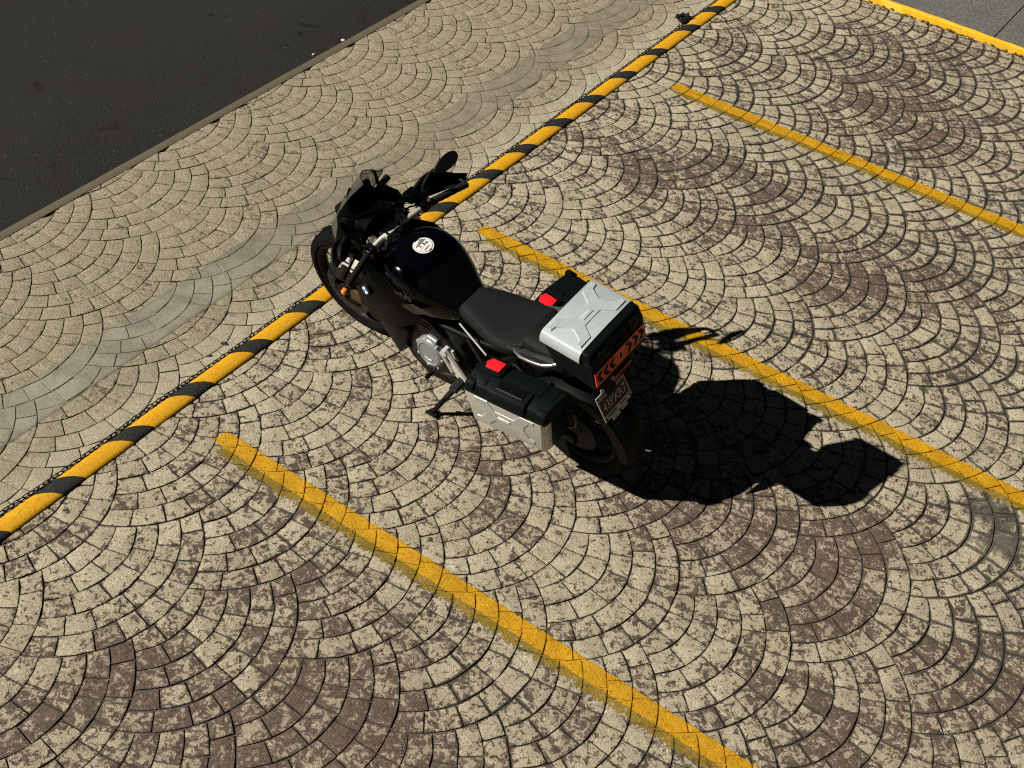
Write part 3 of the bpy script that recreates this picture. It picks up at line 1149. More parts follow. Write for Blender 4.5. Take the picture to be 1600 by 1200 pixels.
# ------------------------------------------------------------------ front fork, brakes and mudguard
def up_fork(t, y, dx=0.0):
    return Vector((1.593 - .469 * t + dx, y, .345 + .883 * t))
for s in (1, -1):
    leg = fin('fork_leg', tube([up_fork(.0, .10 * s), up_fork(.30, .10 * s)], .029, 16), M_PLAS, None, 40, True)
    fin('fork_tube', tube([up_fork(.29, .10 * s), up_fork(.70, .10 * s)], .024, 16), M_BRONZE if s > 0 else M_STEEL, leg, 40, True)
    fin('axle_clamp', tube([Vector((1.593, .078 * s, .345)), Vector((1.593, .128 * s, .345))], .032, 16), M_STEEL, leg, 40, True)
    cal = fin('brake_caliper', block(1.44, 1.53, s * .07, s * .118, .36, .45), M_BRONZE if s > 0 else M_ENG, None, 35, True, bevel=.012)
    fin('fork_cap', lathe([(0, .016), (.011, .016), (.013, .022), (.024, .022), (.028, .016), (.028, -.02)], up_fork(.70, .10 * s), SAX, 24), M_ALU, leg, 35, True)
    # fork guard with a pale edge
    fin('fork_guard', loft([[(1.60 + dx, s * (.10 + dy), .40) for dx, dy in ((.065, -.03), (.075, .0), (.03, .04), (-.02, .04), (-.045, .02), (-.04, -.01))],
                            [(1.46 + dx, s * (.10 + dy), .66) for dx, dy in ((.055, -.03), (.065, .0), (.03, .04), (-.02, .04), (-.045, .02), (-.04, -.01))]]), M_PLAS, leg, 40, True)

tri = hull([(1.27, .125, .925), (1.27, -.125, .925), (1.215, .135, .915), (1.215, -.135, .915), (1.16, .03, .90), (1.16, -.03, .90),
            (1.27, .125, .955), (1.27, -.125, .955), (1.215, .135, .945), (1.215, -.135, .945), (1.16, .03, .93), (1.16, -.03, .93)])
top_cl = fin('triple_clamp', tri, M_STEEL, None, 35, True, bevel=.008)
fin('lower_clamp', block(1.30, 1.40, -.13, .13, .70, .73), M_STEEL, None, 35, True, bevel=.01)
fin('steering_nut', lathe([(.008, .026), (.014, .026), (.016, .019), (.025, .019), (.028, .012), (.031, .0), (.034, -.01)], (1.195, 0, .945), SAX, 24), M_ALU, top_cl, 30, True)
fin('ignition_lock', lathe([(.004, .030), (.014, .030), (.018, .024), (.018, -.02)], (1.165, -.055, .925), SAX, 20), M_ENG, top_cl, 30, True)

# front mudguard close over the tyre
secs = []
for k in range(13):
    a = radians(58 + 118 * k / 12)
    r = .362
    w = .062 * (1 - .35 * abs(k / 12 - .45))
    c, s_ = cos(a), sin(a)
    ring = []
    for y, dr in ((-w, -.034), (-w * .8, .0), (0, .012), (w * .8, .0), (w, -.034), (w * .86, -.034), (w * .7, -.006), (0, .005), (-w * .7, -.006), (-w * .86, -.034)):
        ring.append((1.593 + (r + dr) * c, y, .345 + (r + dr) * s_))
    secs.append(ring)
fin('front_mudguard', loft(secs), M_PLAS, None, 40, True)

# ------------------------------------------------------------------ beak, headlight, screen
secs = [section(1.30, .15, .93, .78, 3, 16), section(1.42, .16, .93, .80, 2.6, 16), section(1.53, .11, .89, .80, 2.4, 16), section(1.62, .060, .835, .785, 2.2, 16), section(1.68, .016, .79, .772, 2, 16)]
fin('beak', loft(secs), M_PLAS, None, 40)
secs = [section(1.30, .12, 1.10, .90, 3, 16, tilt=-.3), section(1.40, .125, 1.08, .90, 3, 16, tilt=-.3), section(1.46, .10, 1.04, .92, 3, 16, tilt=-.3)]
hd = fin('headlight', loft(secs), M_GLASSDARK, None, 40)
# cockpit surround and display
ck = hull([(1.44, .16, .91), (1.44, -.16, .91), (1.32, .20, .92), (1.32, -.18, .92), (1.29, .10, .91), (1.29, -.10, .91),
           (1.50, .11, 1.09), (1.50, -.11, 1.09), (1.40, .14, 1.08), (1.40, -.13, 1.08), (1.37, .1, 1.07), (1.37, -.1, 1.07)])
cock = fin('cockpit', ck, M_PLAS, None, 35, bevel=.012)
ds = hull([(1.415, .085, 1.175), (1.415, -.085, 1.175), (1.385, .085, 1.06), (1.385, -.085, 1.06), (1.44, .085, 1.17), (1.44, -.085, 1.17), (1.415, .085, 1.05), (1.415, -.085, 1.05)])
disp = fin('display', ds, M_PLAS, cock, 35, bevel=.006)
# screen: curved sheet
rows = []
for k in range(9):
    v = k / 8
    z = 1.04 + .285 * v
    xm = 1.530 - .155 * v - .02 * v * v
    hw = (.150 - .03 * v) * (1 if v < .72 else (1 - .55 * ((v - .72) / .28) ** 2))
    row = []
    for q in range(13):
        u = -1 + 2 * q / 12
        row.append((xm - .055 * u * u, hw * u, z - .012 * u * u))
    rows.append(row)
bm = bmesh.new()
for side in (0, 1):
    vr = [[bm.verts.new((x - .004 * side, y, z)) for x, y, z in r] for r in rows]
    for a, b in zip(vr, vr[1:]):
        for q in range(12):
            bm.faces.new((a[q], a[q + 1], b[q + 1], b[q]))
scr = fin('windscreen', bm, M_SCREEN, None, 60)
fin('screen_edge', tube([Vector(rows[k][0]) + Vector((-.002, .001, 0)) for k in range(9)] + [Vector(p) + Vector((-.002, 0, 0)) for p in rows[8]] + [Vector(rows[k][12]) + Vector((-.002, -.001, 0)) for k in range(8, -1, -1)], .0028, 5), M_PLAS, scr, 60)
for s in (1, -1):
    fin('screen_bracket', tube(smooth_path([(1.36, s * .105, 1.07), (1.385, s * .11, 1.14), (1.380, s * .10, 1.22), (1.375, s * .08, 1.26)], 4), .009, 8), M_PLAS, scr, 50)
    # small wing deflector beside the screen
    w0 = [(1.47, s * .175, 1.035), (1.385, s * .235, 1.03), (1.36, s * .225, 1.12), (1.40, s * .18, 1.16)]
    if s > 0: fin('wind_deflector', plate_poly(w0, (-.004, 0, .001)), M_SCREEN, scr, 30)
    # side fairing wing
    fw = hull([(1.54, s * .13, .93), (1.40, s * .235, .955), (1.33, s * .235, .95), (1.34, s * .20, 1.05), (1.43, s * .16, 1.09), (1.50, s * .12, .85), (1.36, s * .20, .84), (1.41, s * .14, .93)])
    fin('fairing_wing', fw, M_PLAS, None, 35, bevel=.008)
fin('screen_adjuster', tube([Vector((1.385, -.135, 1.12)), Vector((1.385, -.185, 1.13))], .018, 10), M_PLAS, scr, 40)

# ------------------------------------------------------------------ tank, fairings
def sym(pts):
    return pts
tank_secs = [section(1.215, .115, .930, .80, 2.6, 28), section(1.18, .165, .962, .74, 2.7, 28), section(1.11, .205, .993, .72, 2.7, 28), section(1.02, .222, 1.005, .70, 2.7, 28), section(.93, .215, .990, .68, 2.6, 28),
             section(.85, .190, .945, .66, 2.5, 28), section(.78, .155, .890, .66, 2.4, 28), section(.72, .120, .846, .66, 2.3, 28), section(.67, .105, .815, .68, 2.3, 28)]
bm = loft(tank_secs)
tank = fin('fuel_tank', bm, M_PAINT, None, 60)
ms = tank.modifiers.new('sub', 'SUBSURF'); ms.levels = 1; ms.render_levels = 2
# tank sticker
from mathutils.bvhtree import BVHTree
ms.levels = 2
_dg = bpy.context.evaluated_depsgraph_get()
_ev = tank.evaluated_get(_dg).to_mesh()
TANK_BVH = BVHTree.FromPolygons([v.co.copy() for v in _ev.vertices], [tuple(p.vertices) for p in _ev.polygons])


def tank_top(x, y):
    """height of the tank surface above (x, y)"""
    h = TANK_BVH.ray_cast(Vector((x, y, 2.0)), Vector((0, 0, -1)))
    return h[0].z if h[0] is not None else .95


def decal(name, outline, mat, parent, lift, cx, cy, rot=0.0, n=24):
    """thin print on the tank: outline points around (cx, cy)"""
    bm = bmesh.new()
    cr, sr = cos(rot), sin(rot)
    vs = []
    cpt = bm.verts.new((cx, cy, tank_top(cx, cy) + lift))
    rings = []
    for f in (.2, .4, .6, .8, 1.0):
        ring = []
        for px, py in outline:
            x = cx + f * (px * cr - py * sr); y = cy + f * (px * sr + py * cr)
            ring.append(bm.verts.new((x, y, tank_top(x, y) + lift)))
        rings.append(ring)
    m = len(outline)
    for q in range(m):
        bm.faces.new((cpt, rings[0][q], rings[0][(q + 1) % m]))
        for a, b in zip(rings, rings[1:]):
            bm.faces.new((a[q], b[q], b[(q + 1) % m], a[(q + 1) % m]))
    return fin(name, bm, mat, parent, 60)


circ = lambda r, n=32: [(r * cos(2 * pi * k / n), r * sin(2 * pi * k / n)) for k in range(n)]
rect = lambda a, b: [(-a, -b), (a, -b), (a, b), (-a, b)]
SX, SY, SR = 1.012, -.012, .054
st = decal('sticker', circ(SR), M_WHITE, tank, .0010, SX, SY)
decal('sticker_ring', circ(SR * .86), M_GREYINK, st, .0018, SX, SY)
decal('sticker_field', circ(SR * .83), M_WHITE, st, .0026, SX, SY)
ro = radians(8)
decal('sticker_print', [(.0, -.040), (.028, -.026), (.020, .0), (.012, .034), (.006, .036), (.010, .0)], M_GREYINK, st, .0034, SX + .012, SY, ro)
decal('sticker_print', rect(.0085, .034), M_WHITE, st, .0042, SX + .000, SY + .0, ro)
decal('sticker_print', rect(.0075, .0045), M_INK, st, .0050, SX + .001, SY - .006, ro)
decal('sticker_print', rect(.0060, .0045), M_INK, st, .0050, SX - .001, SY - .022, ro)
decal('sticker_print', rect(.0060, .0050), M_GREYINK, st, .0050, SX + .003, SY + .020, ro)
decal('sticker_print', rect(.002, .020), M_GREYINK, st, .0042, SX - .026, SY + .002, ro)
decal('sticker_print', rect(.002, .011), M_GREYINK, st, .0042, SX - .046, SY + .002, ro)
# filler cap flush in the tank top
cap = decal('filler_cap', circ(.042), M_PAINT, tank, .0015, 1.10, -.02)

for s in (1, -1):
    # radiator shroud carrying the roundel
    P = [(1.37, .150, .90), (1.40, .185, .80), (1.33, .215, .62), (1.22, .235, .52), (1.05, .235, .56), (.92, .215, .66), (.86, .195, .80), (.98, .222, .88), (1.12, .215, .93), (1.25, .165, .93)]
    inn = [(1.33, .10, .88), (1.33, .10, .62), (1.2, .10, .54), (.95, .10, .66), (.9, .10, .84), (1.2, .10, .92)]
    sh = fin('tank_shroud', hull([(x, s * y, z) for x, y, z in P + inn]), M_SHROUD, None, 35, bevel=.010)
    # silver trim panels on the upper shroud, under the handlebar grip
    for q, (x0, x1, ya, yb, za, zb) in enumerate(((1.385, 1.335, .182, .232, .905, .850), (1.322, 1.272, .192, .242, .890, .835))):
        tp = [(x0, ya, za), (x1, ya + .004, za + .006), (x1 - .012, yb, zb), (x0 - .012, yb - .004, zb - .004)]
        tr = fin('trim_panel', hull([(x, s * (y + .012), z + .012) for x, y, z in tp] + [(x, s * (y - .02), z - .03) for x, y, z in tp]), M_PANEL, None, 30, bevel=.003)
        fin('panel_slot', plate_poly([(x0 - .006, s * (ya + .045), za - .028), (x1 - .006, s * (ya + .049), za - .022), (x1 - .008, s * (ya + .053), za - .029), (x0 - .008, s * (ya + .049), za - .035)], (0, s * .006, .006)), M_INK, tr, 30)
    # roundel
    c = Vector((1.235, s * .2262, .735)); nrm = Vector((.10, s * 1.0, .16)).normalized()
    c = c + nrm * .006
    rd = fin('roundel', lathe([(0, .004), (.034, .004), (.036, .001), (.036, -.012)], c, nrm, 32), M_INK, sh, 30)
    u = Vector((0, 0, 1)); u = (u - nrm * u.dot(nrm)).normalized(); w = nrm.cross(u)
    for k in range(4):
        bm = bmesh.new()
        o = bm.verts.new(c + nrm * .0052)
        arc = [bm.verts.new(c + nrm * .0052 + .022 * (cos(a) * u + sin(a) * w)) for a in [k * pi / 2 + q * pi / 12 for q in range(7)]]
        for a, b in zip(arc, arc[1:]):
            bm.faces.new((o, a, b))
        fin('roundel_quarter', bm, M_BLUE if k % 2 else M_WHITE, rd, 30)
    # lower radiator side duct, dark
    fin('radiator_duct', hull([(x, s * y, z) for x, y, z in ((1.33, .17, .62), (1.36, .12, .46), (1.28, .13, .30), (1.10, .20, .28), (1.00, .20, .52), (1.10, .21, .62), (1.25, .02, .30), (1.05, .02, .28), (1.05, .02, .6), (1.33, .02, .5))]), M_PLAS, None, 35, bevel=.012)
    # turn signal
    ts = fin('turn_signal', hull([(x, s * y, z) for x, y, z in ((1.40, .20, .685), (1.40, .285, .665), (1.355, .20, .69), (1.355, .28, .672), (1.40, .20, .655), (1.40, .285, .64), (1.36, .20, .655), (1.36, .28, .645))]), M_PLAS, None, 35, bevel=.008)
    fin('signal_lens', hull([(x, s * y, z) for x, y, z in ((1.354, .255, .690), (1.354, .284, .682), (1.378, .258, .691), (1.378, .286, .682), (1.353, .258, .662), (1.353, .286, .658), (1.379, .258, .662), (1.379, .288, .658))]), M_AMBER, ts, 35, bevel=.006)
# model number on the left tank flank and a lighter decal below it
text_obj('tank_number', '850', .075, M_DECAL, tank, frame_at((.955, .2305, .872), (-1, .10, .30), (-.30, .25, 1)), sx=1.15)
fin('tank_decal', plate_poly([(.975, .2365, .80), (.90, .2235, .845), (.80, .200, .81), (.90, .222, .765)], (0, .0015, .0006)), M_DECAL, tank, 30)

# ------------------------------------------------------------------ handlebar and controls (turned with the fork)
bar = [(1.098, .418, 1.046), (1.134, .312, 1.040), (1.170, .205, 1.034), (1.180, .175, 1.024), (1.212, .10, .992), (1.222, .05, .985), (1.222, -.05, .985), (1.212, -.10, .992), (1.180, -.175, 1.024), (1.170, -.205, 1.034), (1.134, -.312, 1.040), (1.098, -.418, 1.046)]
hb = fin('handlebar', tube(smooth_path(bar, 6), .0160, 14), M_BAR, None, 60, True)
cl = block(1.195, 1.252, -.055, .055, .996, 1.010)
for s in (1, -1):
    block(1.196, 1.250, s * .030, s * .058, .945, 1.008, cl)
clamp = fin('bar_clamp', cl, M_ALU, None, 30, True, bevel=.004)
for s in (1, -1):
    for dx in (-.019, .019):
        fin('clamp_bolt', lathe([(0, .004), (.0045, .004), (.0055, .010), (.0065, .008), (.0065, -.002)], (1.223 + dx, s * .044, 1.010), (0, 0, 1), 12), M_STEEL, clamp, 30, True)
    P1, P2 = Vector((1.170, s * .205, 1.034)), Vector((1.098, s * .418, 1.046))
    gpath = [P1.lerp(P2, k / 12).to_tuple() + (.0198 if k % 2 else .0184,) for k in range(13)]
    grip = fin('grip', tube([Vector(p) for p in gpath], .018, 14), M_GRIP, hb, 60, True)
    fin('bar_end', tube([P2, P2 + (P2 - P1).normalized() * .03], .020, 14), M_STEEL, hb, 40, True)
    # switch block
    sw = fin('switch_block', hull([(x, s * y, z) for x in (1.140, 1.200) for y in (.175, .232) for z in (1.015, 1.070)]), M_PLAS, hb, 35, True, bevel=.010)
    fin('switch_button', block(1.130, 1.140, s * .212, s * .226, 1.040, 1.052), M_REDLENS, sw, 30, True)
    fin('switch_button', block(1.142, 1.158, s * .212, s * .232, 1.069, 1.075), M_GREYINK, sw, 30, True)
    # lever
    lv = [(1.205, s * .20, 1.030), (1.215, s * .25, 1.030), (1.185, s * .33, 1.028), (1.150, s * .415, 1.026)]
    fin('lever', tube(smooth_path(lv, 4), .0065, 8), M_STEEL, hb, 50, True)
    # hand guard: a shell in front of the grip with an outer strap
    secs = []
    for k in range(9):
        v = k / 8
        y = .205 + .265 * v
        xf = (1.295 if s > 0 else 1.262) - .02 * v - .13 * max(0, v - .45) ** 1.5 / .40
        h = .045 + .035 * sin(pi * min(1, v * 1.15))
        zc = 1.045 + .004 * v
        secs.append([(xf, s * y, zc + h), (xf + .012, s * y, zc + h * .4), (xf + .014, s * y, zc - h * .5), (xf + .004, s * y, zc - h * .95), (xf - .004, s * y, zc - h * .95), (xf + .004, s * y, zc - h * .5), (xf + .002, s * y, zc + h * .4), (xf - .010, s * y, zc + h)])
    hg = fin('hand_guard', loft(secs), M_PLAS, None, 40, True)
    strap = [(1.215, s * .19, 1.036, .009), (1.288 - (.04 if s < 0 else 0), s * .26, 1.040, .010), (1.270 - (.04 if s < 0 else 0), s * .36, 1.046, .012), (1.190 - (.03 if s < 0 else 0), s * .445, 1.048, .012), (1.085, s * .440, 1.046, .013)]
    fin('guard_strap', tube(smooth_path(strap, 5), .012, 10), M_PLAS, hg, 50, True)
# brake fluid reservoir on the right
fin('brake_reservoir', block(1.205, 1.270, -.225, -.150, 1.055, 1.105), M_PLAS, hb, 35, True, bevel=.010)
fin('master_cylinder', tube([Vector((1.20, -.165, 1.035)), Vector((1.185, -.25, 1.045))], .014, 10), M_ALU, hb, 40, True)
# mirrors
for s in (1, -1):
    st0 = Vector((1.205, s * .235, 1.06))
    cc = Vector((1.150, s * .365, 1.215))
    stem = [st0, (1.21, s * .25, 1.115), (1.195, s * .29, 1.175), (1.175, s * .305, 1.205)]
    mst = fin('mirror_stem', tube(smooth_path(stem, 5), .0068, 9), M_STEEL, hb, 60, True)
    # egg shaped housing, glass facing the rider
    ax = Vector((0, s * 1.0, .04)).normalized() if s < 0 else Vector((-.50, .86, .05)).normalized()              # long direction
    nn = Vector((-.83, -.50, .20)) if s > 0 else Vector((-.80, .22, .50)); nn = (nn - ax * nn.dot(ax)).normalized()
    vv = nn.cross(ax)
    bm = bmesh.new()
    rings = []
    N = 26
    def egg(a, k):
        c, s2 = cos(a), sin(a)
        return (k * (.090 * c), k * .046 * s2 * (1 - .24 * (1 - c) * .9))
    for k, h in ((.0, -.030), (.45, -.026), (.82, -.015), (1.0, .0), (1.0, .008), (.93, .011)):
        if k == 0:
            rings.append([bm.verts.new(cc - nn * .030)])
            continue
        rings.append([bm.verts.new(cc + nn * h + ax * egg(2 * pi * q / N, k)[0] + vv * egg(2 * pi * q / N, k)[1]) for q in range(N)])
    for q in range(N):
        bm.faces.new((rings[0][0], rings[1][q], rings[1][(q + 1) % N]))
        for a, b in zip(rings[1:], rings[2:]):
            bm.faces.new((a[q], b[q], b[(q + 1) % N], a[(q + 1) % N]))
    mh = fin('mirror', bm, M_PLAS, None, 50, True)
    bm = bmesh.new()
    f = [bm.verts.new(cc + nn * .0095 + ax * egg(2 * pi * q / N, .94)[0] + vv * egg(2 * pi * q / N, .94)[1]) for q in range(N)]
    bm.faces.new(f)
    gm = fin('mirror_glass', bm, M_MIRROR, mh, 30, True)
# cables across the cockpit
bm = bmesh.new()
for a, b, c, d in (((1.18, .21, 1.03), (1.30, .14, 1.02), (1.33, .02, .93), (1.28, -.03, .80)), ((1.18, -.20, 1.04), (1.31, -.13, 1.03), (1.33, .0, .93), (1.27, .04, .80)), ((1.19, .19, 1.02), (1.27, .20, .95), (1.25, .17, .85), (1.2, .12, .75)), ((1.19, -.19, 1.03), (1.28, -.18, .96), (1.25, -.15, .85), (1.2, -.1, .75))):
    tube(smooth_path([a, b, c, d], 5), .0048, 7, bm)
fin('cables', bm, M_RUB, None, 60)

# ------------------------------------------------------------------ engine, frame, gearbox side
eng = fin('engine', hull([(x, s * y, z) for s in (1, -1) for x, y, z in ((1.05, .15, .56), (1.08, .14, .34), (.98, .20, .30), (.66, .19, .30), (.60, .16, .46), (.66, .17, .62), (.84, .15, .70), (1.0, .13, .70))]), M_ENG, None, 35, bevel=.02)
bm = hull([(x, s * y, z) for s in (1, -1) for x, y, z in ((1.18, .14, .42), (1.15, .12, .30), (.90, .19, .225), (.62, .17, .235), (.62, .17, .28), (1.0, .20, .33))])
fin('skid_plate', bm, M_PLAS, None, 35, bevel=.012)
for k in range(4):
    z = .47 + .028 * k
    fin('cylinder_fin', block(.88 - .02 * k, 1.06 - .02 * k, -.165, .165, z + .12, z + .132), M_ENG, eng, 30)
# silver cover on the left
CO, CN = Vector((.855, .175, .462)), Vector((.06, 1, .10)).normalized()
cov = fin('engine_cover', lathe([(.098, -.03), (.098, .018), (.092, .032), (.080, .042), (.070, .044), (.066, .040), (.030, .040), (0, .042)], CO, CN, 40), M_COVER, eng, 32)
cu_ = Vector((0, 0, 1)); cu_ = (cu_ - CN * cu_.dot(CN)).normalized(); cw_ = CN.cross(cu_)
fin('cover_boss', tube([CO + CN * .012 + cu_ * .098 + cw_ * .02, CO + CN * .012 + cu_ * .098 - cw_ * .045], .017, 12), M_COVER, cov, 40)
for k in range(7):
    a = 2 * pi * k / 7 + .3
    p = CO + .093 * (cos(a) * cu_ + sin(a) * cw_)
    fin('cover_bolt', tube([p + CN * .02, p + CN * .038], .0065, 8), M_ALU, cov, 40)
fin('cover_badge', tube(smooth_path([CO + CN * .0425 + cw_ * .026 - cu_ * .030, CO + CN * .0425 - cu_ * .040, CO + CN * .0425 - cw_ * .026 - cu_ * .030], 4), .0026, 6), M_WHITE, cov, 40)
fin('sprocket_cover', hull([(.76, .15, .52), (.66, .15, .52), (.63, .15, .36), (.76, .15, .34), (.75, .195, .50), (.67, .195, .50), (.65, .195, .38), (.75, .195, .37)]), M_PLAS, eng, 35, bevel=.015)
# frame rails
bm = bmesh.new()
for s in (1, -1):
    tube(smooth_path([(1.22, s * .05, .86), (1.05, s * .13, .74), (.82, s * .16, .66), (.66, s * .15, .54), (.58, s * .13, .40)], 5), .021, 10, bm)
    tube(smooth_path([(.84, s * .15, .68), (.55, s * .14, .72), (.25, s * .13, .80), (-.10, s * .10, .88)], 5), .015, 10, bm)
    tube([(.62, s * .14, .46), (.30, s * .135, .78)], .012, 8, bm)
fin('frame', bm, M_PLAS, None, 60)
# foot rest bracket, pale aluminium, with lever linkage
for s in (1, -1):
    pts = [(.715, .175, .60), (.675, .178, .612), (.655, .182, .575), (.675, .182, .53), (.640, .186, .47), (.600, .188, .43), (.565, .188, .455), (.585, .188, .40), (.630, .187, .385), (.690, .184, .45), (.700, .180, .53)]
    br = fin('footrest_bracket', plate_poly([(x, s * (y + .022), z) for x, y, z in pts], (0, s * .014, 0)), M_ALU, None, 30, bevel=.004)
    fin('bracket_arm', tube([(.715, s * .222, .615), (.575, s * .226, .445)], .0165, 8), M_ALU, br, 40)
    fin('bracket_arm', tube([(.755, s * .218, .560), (.685, s * .222, .450)], .0105, 8), M_ALU, br, 40)
    fin('bracket_bolt', tube([(.715, s * .20, .60), (.715, s * .242, .60)], .020, 10), M_ALU, br, 40)
    pg_ = fin('footrest', hull([(x, s * y, z) for x in (.60, .65) for y in (.22, .30) for z in (.405, .428)]), M_STEEL, None, 30, bevel=.004)
    fin('footrest_pad', hull([(x, s * y, z) for x in (.604, .646) for y in (.215, .292) for z in (.4285, .438)]), M_GRIP, pg_, 30, bevel=.003)
fin('gear_lever', tube(smooth_path([(.66, .205, .41), (.74, .215, .385), (.80, .235, .390), (.805, .28, .392)], 4), .008, 8), M_STEEL, None, 50)
fin('gear_rubber', tube([(.806, .255, .392), (.806, .305, .392)], .0125, 10), M_RUB, None, 50)
# pillion foot rest and hanger
for s in (1, -1):
    ph = fin('pillion_hanger', tube(smooth_path([(.62, s * .15, .70), (.50, s * .175, .60), (.435, s * .185, .53), (.30, s * .16, .72)], 4), .010, 8), M_STEEL, None, 50)
    fin('pillion_footrest', tube([(.44, s * .185, .53), (.44, s * .275, .525)], .013, 9), M_STEEL, ph, 50)
    fin('side_rod', tube([(.655, s * .155, .80), (.46, s * .19, .725)], .0048, 7), M_ALU, ph, 50)
# swing arm, shock, exhaust
bm = bmesh.new()
for s in (1, -1):
    loft([section(.66, .022, .40, .32, 4, 10, s * .13), section(.3, .022, .40, .33, 4, 10, s * .125), section(-.03, .018, .355, .29, 4, 10, s * .115)], bm)
fin('swing_arm', bm, M_PLAS, None, 40)
fin('shock', tube([(.52, 0, .72), (.40, 0, .40)], .035, 14), M_STEEL, None, 40)
fin('silencer', loft([section(.40, .055, .54, .42, 3, 16, -.19), section(.0, .060, .60, .47, 3, 16, -.20), section(-.10, .052, .61, .50, 3, 16, -.205)]), M_PLAS, None, 40)
# side stand, reaching the ground where the photograph shows its foot
foot_w = Vector((2.895, -3.865, .008))
fl = BINV @ foot_w
piv = Vector((.685, .165, .315))
sdn = fin('side_stand', tube([piv.to_tuple() + (.019,), piv.lerp(fl, .35).to_tuple() + (.017,), fl.to_tuple() + (.0125,)], .015, 10), M_PLAS, None, 50)
fpts = [BINV @ (foot_w + Vector((a, b, c))) for a, b in ((.035, .02), (.02, -.03), (-.03, -.025), (-.035, .02)) for c in (-.006, .006)]
fin('stand_foot', hull([p.to_tuple() for p in fpts]), M_STEEL, sdn, 35, bevel=.003)
fin('stand_spring', tube([piv + Vector((.0, .025, .01)), piv.lerp(fl, .45) + Vector((0, .016, 0))], .008, 8), M_STEEL, sdn, 50)
fin('stand_tab', tube([piv.lerp(fl, .62), piv.lerp(fl, .66) + Vector((.05, .02, .0))], .005, 7), M_STEEL, sdn, 50)

# ------------------------------------------------------------------ seat and tail
seat_secs = [section(.745, .075, .815, .74, 3, 20, tilt=.4), section(.70, .105, .838, .74, 3.2, 20), section(.62, .125, .846, .745, 3.4, 20), section(.50, .160, .842, .755, 3.4, 20), section(.40, .175, .848, .765, 3.4, 20), section(.33, .172, .868, .775, 3.3, 20), section(.285, .160, .900, .79, 3.2, 20), section(.25, .150, .905, .80, 3.2, 20)]
seat = fin('seat', loft(seat_secs), M_SEAT, None, 60)
ms = seat.modifiers.new('sub', 'SUBSURF'); ms.levels = 1; ms.render_levels = 2
bm = bmesh.new()
for s in (1, -1):
    tube([(x, s * w * .93, z) for x, w, z in ((.70, .100, .826), (.62, .122, .832), (.50, .158, .828), (.40, .172, .834), (.33, .168, .853), (.285, .156, .884))], .0022, 5, bm)
fin('seam', bm, M_SEAT2, seat, 60)
pil = fin('pillion_seat', loft([section(.275, .130, .925, .80, 3, 20), section(.22, .142, .940, .81, 3.2, 20), section(.10, .140, .950, .83, 3.2, 20), section(-.05, .125, .955, .85, 3.2, 20), section(-.14, .10, .95, .87, 3, 20)]), M_SEAT2, None, 60)
for s in (1, -1):
    tp = fin('tail_panel', hull([(x, s * y, z) for x, y, z in ((.40, .150, .815), (.33, .172, .860), (.20, .172, .905), (.02, .155, .930), (.02, .140, .86), (.25, .150, .82), (.40, .12, .82), (.02, .10, .930), (.02, .1, .86))]), M_GREYP, None, 35, bevel=.010)
    gr = fin('grab_rail', tube(smooth_path([(.300, s * .155, .860), (.262, s * .176, .868), (.20, s * .186, .880), (.10, s * .180, .905), (.04, s * .150, .930)], 5), .0105, 10), M_CHROME if s > 0 else M_CHROME, None, 60)
    # pannier carrier
    fin('case_carrier', tube(smooth_path([(.28, s * .19, .79), (.10, s * .205, .74), (-.08, s * .20, .70), (-.06, s * .19, .55), (.20, s * .19, .52)], 4), .009, 8), M_STEEL, None, 60)
fin('luggage_rack', hull([(x, y, z) for x in (.10, -.16) for y in (-.11, .11) for z in (.955, .975)]), M_PLAS, None, 30, bevel=.006)
fin('tail_unit', hull([(.05, .11, .86), (.05, -.11, .86), (-.205, .055, .955), (-.205, -.055, .955), (-.20, .05, .90), (-.20, -.05, .90), (.05, .11, .78), (.05, -.11, .78)]), M_PLAS, None, 35, bevel=.01)
tl = fin('tail_light', block(-.232, -.205, -.065, .065, .915, .952), M_REDLENS, None, 30, bevel=.006)
# rear mudguard and number plate
fin('plate_bracket', hull([(-.08, .05, .86), (-.08, -.05, .86), (-.15, .04, .84), (-.15, -.04, .84), (-.190, .035, .62), (-.190, -.035, .62), (-.170, .035, .61), (-.170, -.035, .61)]), M_PLAS, None, 35, bevel=.008)
PO = Vector((-.185, .004, .690)); PXD = Vector((0, -1, 0)); PYD = Vector((.42, 0, .90)).normalized()
MP = frame_at(PO, PXD, PYD)
PN = PXD.cross(PYD)
def prect(a, b, c, d, h0, h1):
    return [(MP @ Vector((x, y, h))).to_tuple() for x in (a, b) for y in (c, d) for h in (h0, h1)]
npl = fin('number_plate', hull(prect(-.108, .108, -.076, .076, -.003, .0)), M_PLATE, None, 30, bevel=.002)
fin('plate_field', hull(prect(-.100, .100, -.044, .044, .0002, .0012)), M_PLATEDK, npl, 30)
text_obj('plate_number', '43PXR7', .068, M_PLATE, npl, MP @ Matrix.Translation((0, -.001, .0022)), sx=.80)
for a, b, c, d in ((-.07, .02, .052, .066), (.03, .085, .055, .064), (-.085, -.01, -.066, -.052), (.02, .07, -.064, -.055)):
    fin('plate_print', hull(prect(a, b, c, d, .0002, .0010)), M_GREYINK, npl, 30)
for a in (-.096, .096):
    for b in (-.066, .066):
        c = MP @ Vector((a, b, 0))
        fin('plate_bolt', tube([c, c + PN * .005], .006, 8), M_STEEL, npl, 40)
fin('plate_tab', hull(prect(-.055, .0, -.098, -.078, -.002, .0005)), M_PLATE, npl, 30)
fin('plate_tab', hull(prect(.012, .062, -.094, -.078, -.002, .0005)), M_PLATE, npl, 30)
fin('plate_tab', hull(prect(-.06, -.012, .078, .092, -.002, .0005)), M_PLATE, npl, 30)
fin('plate_tab', hull(prect(.07, .10, .078, .096, -.002, .0005)), M_PLATE, npl, 30)

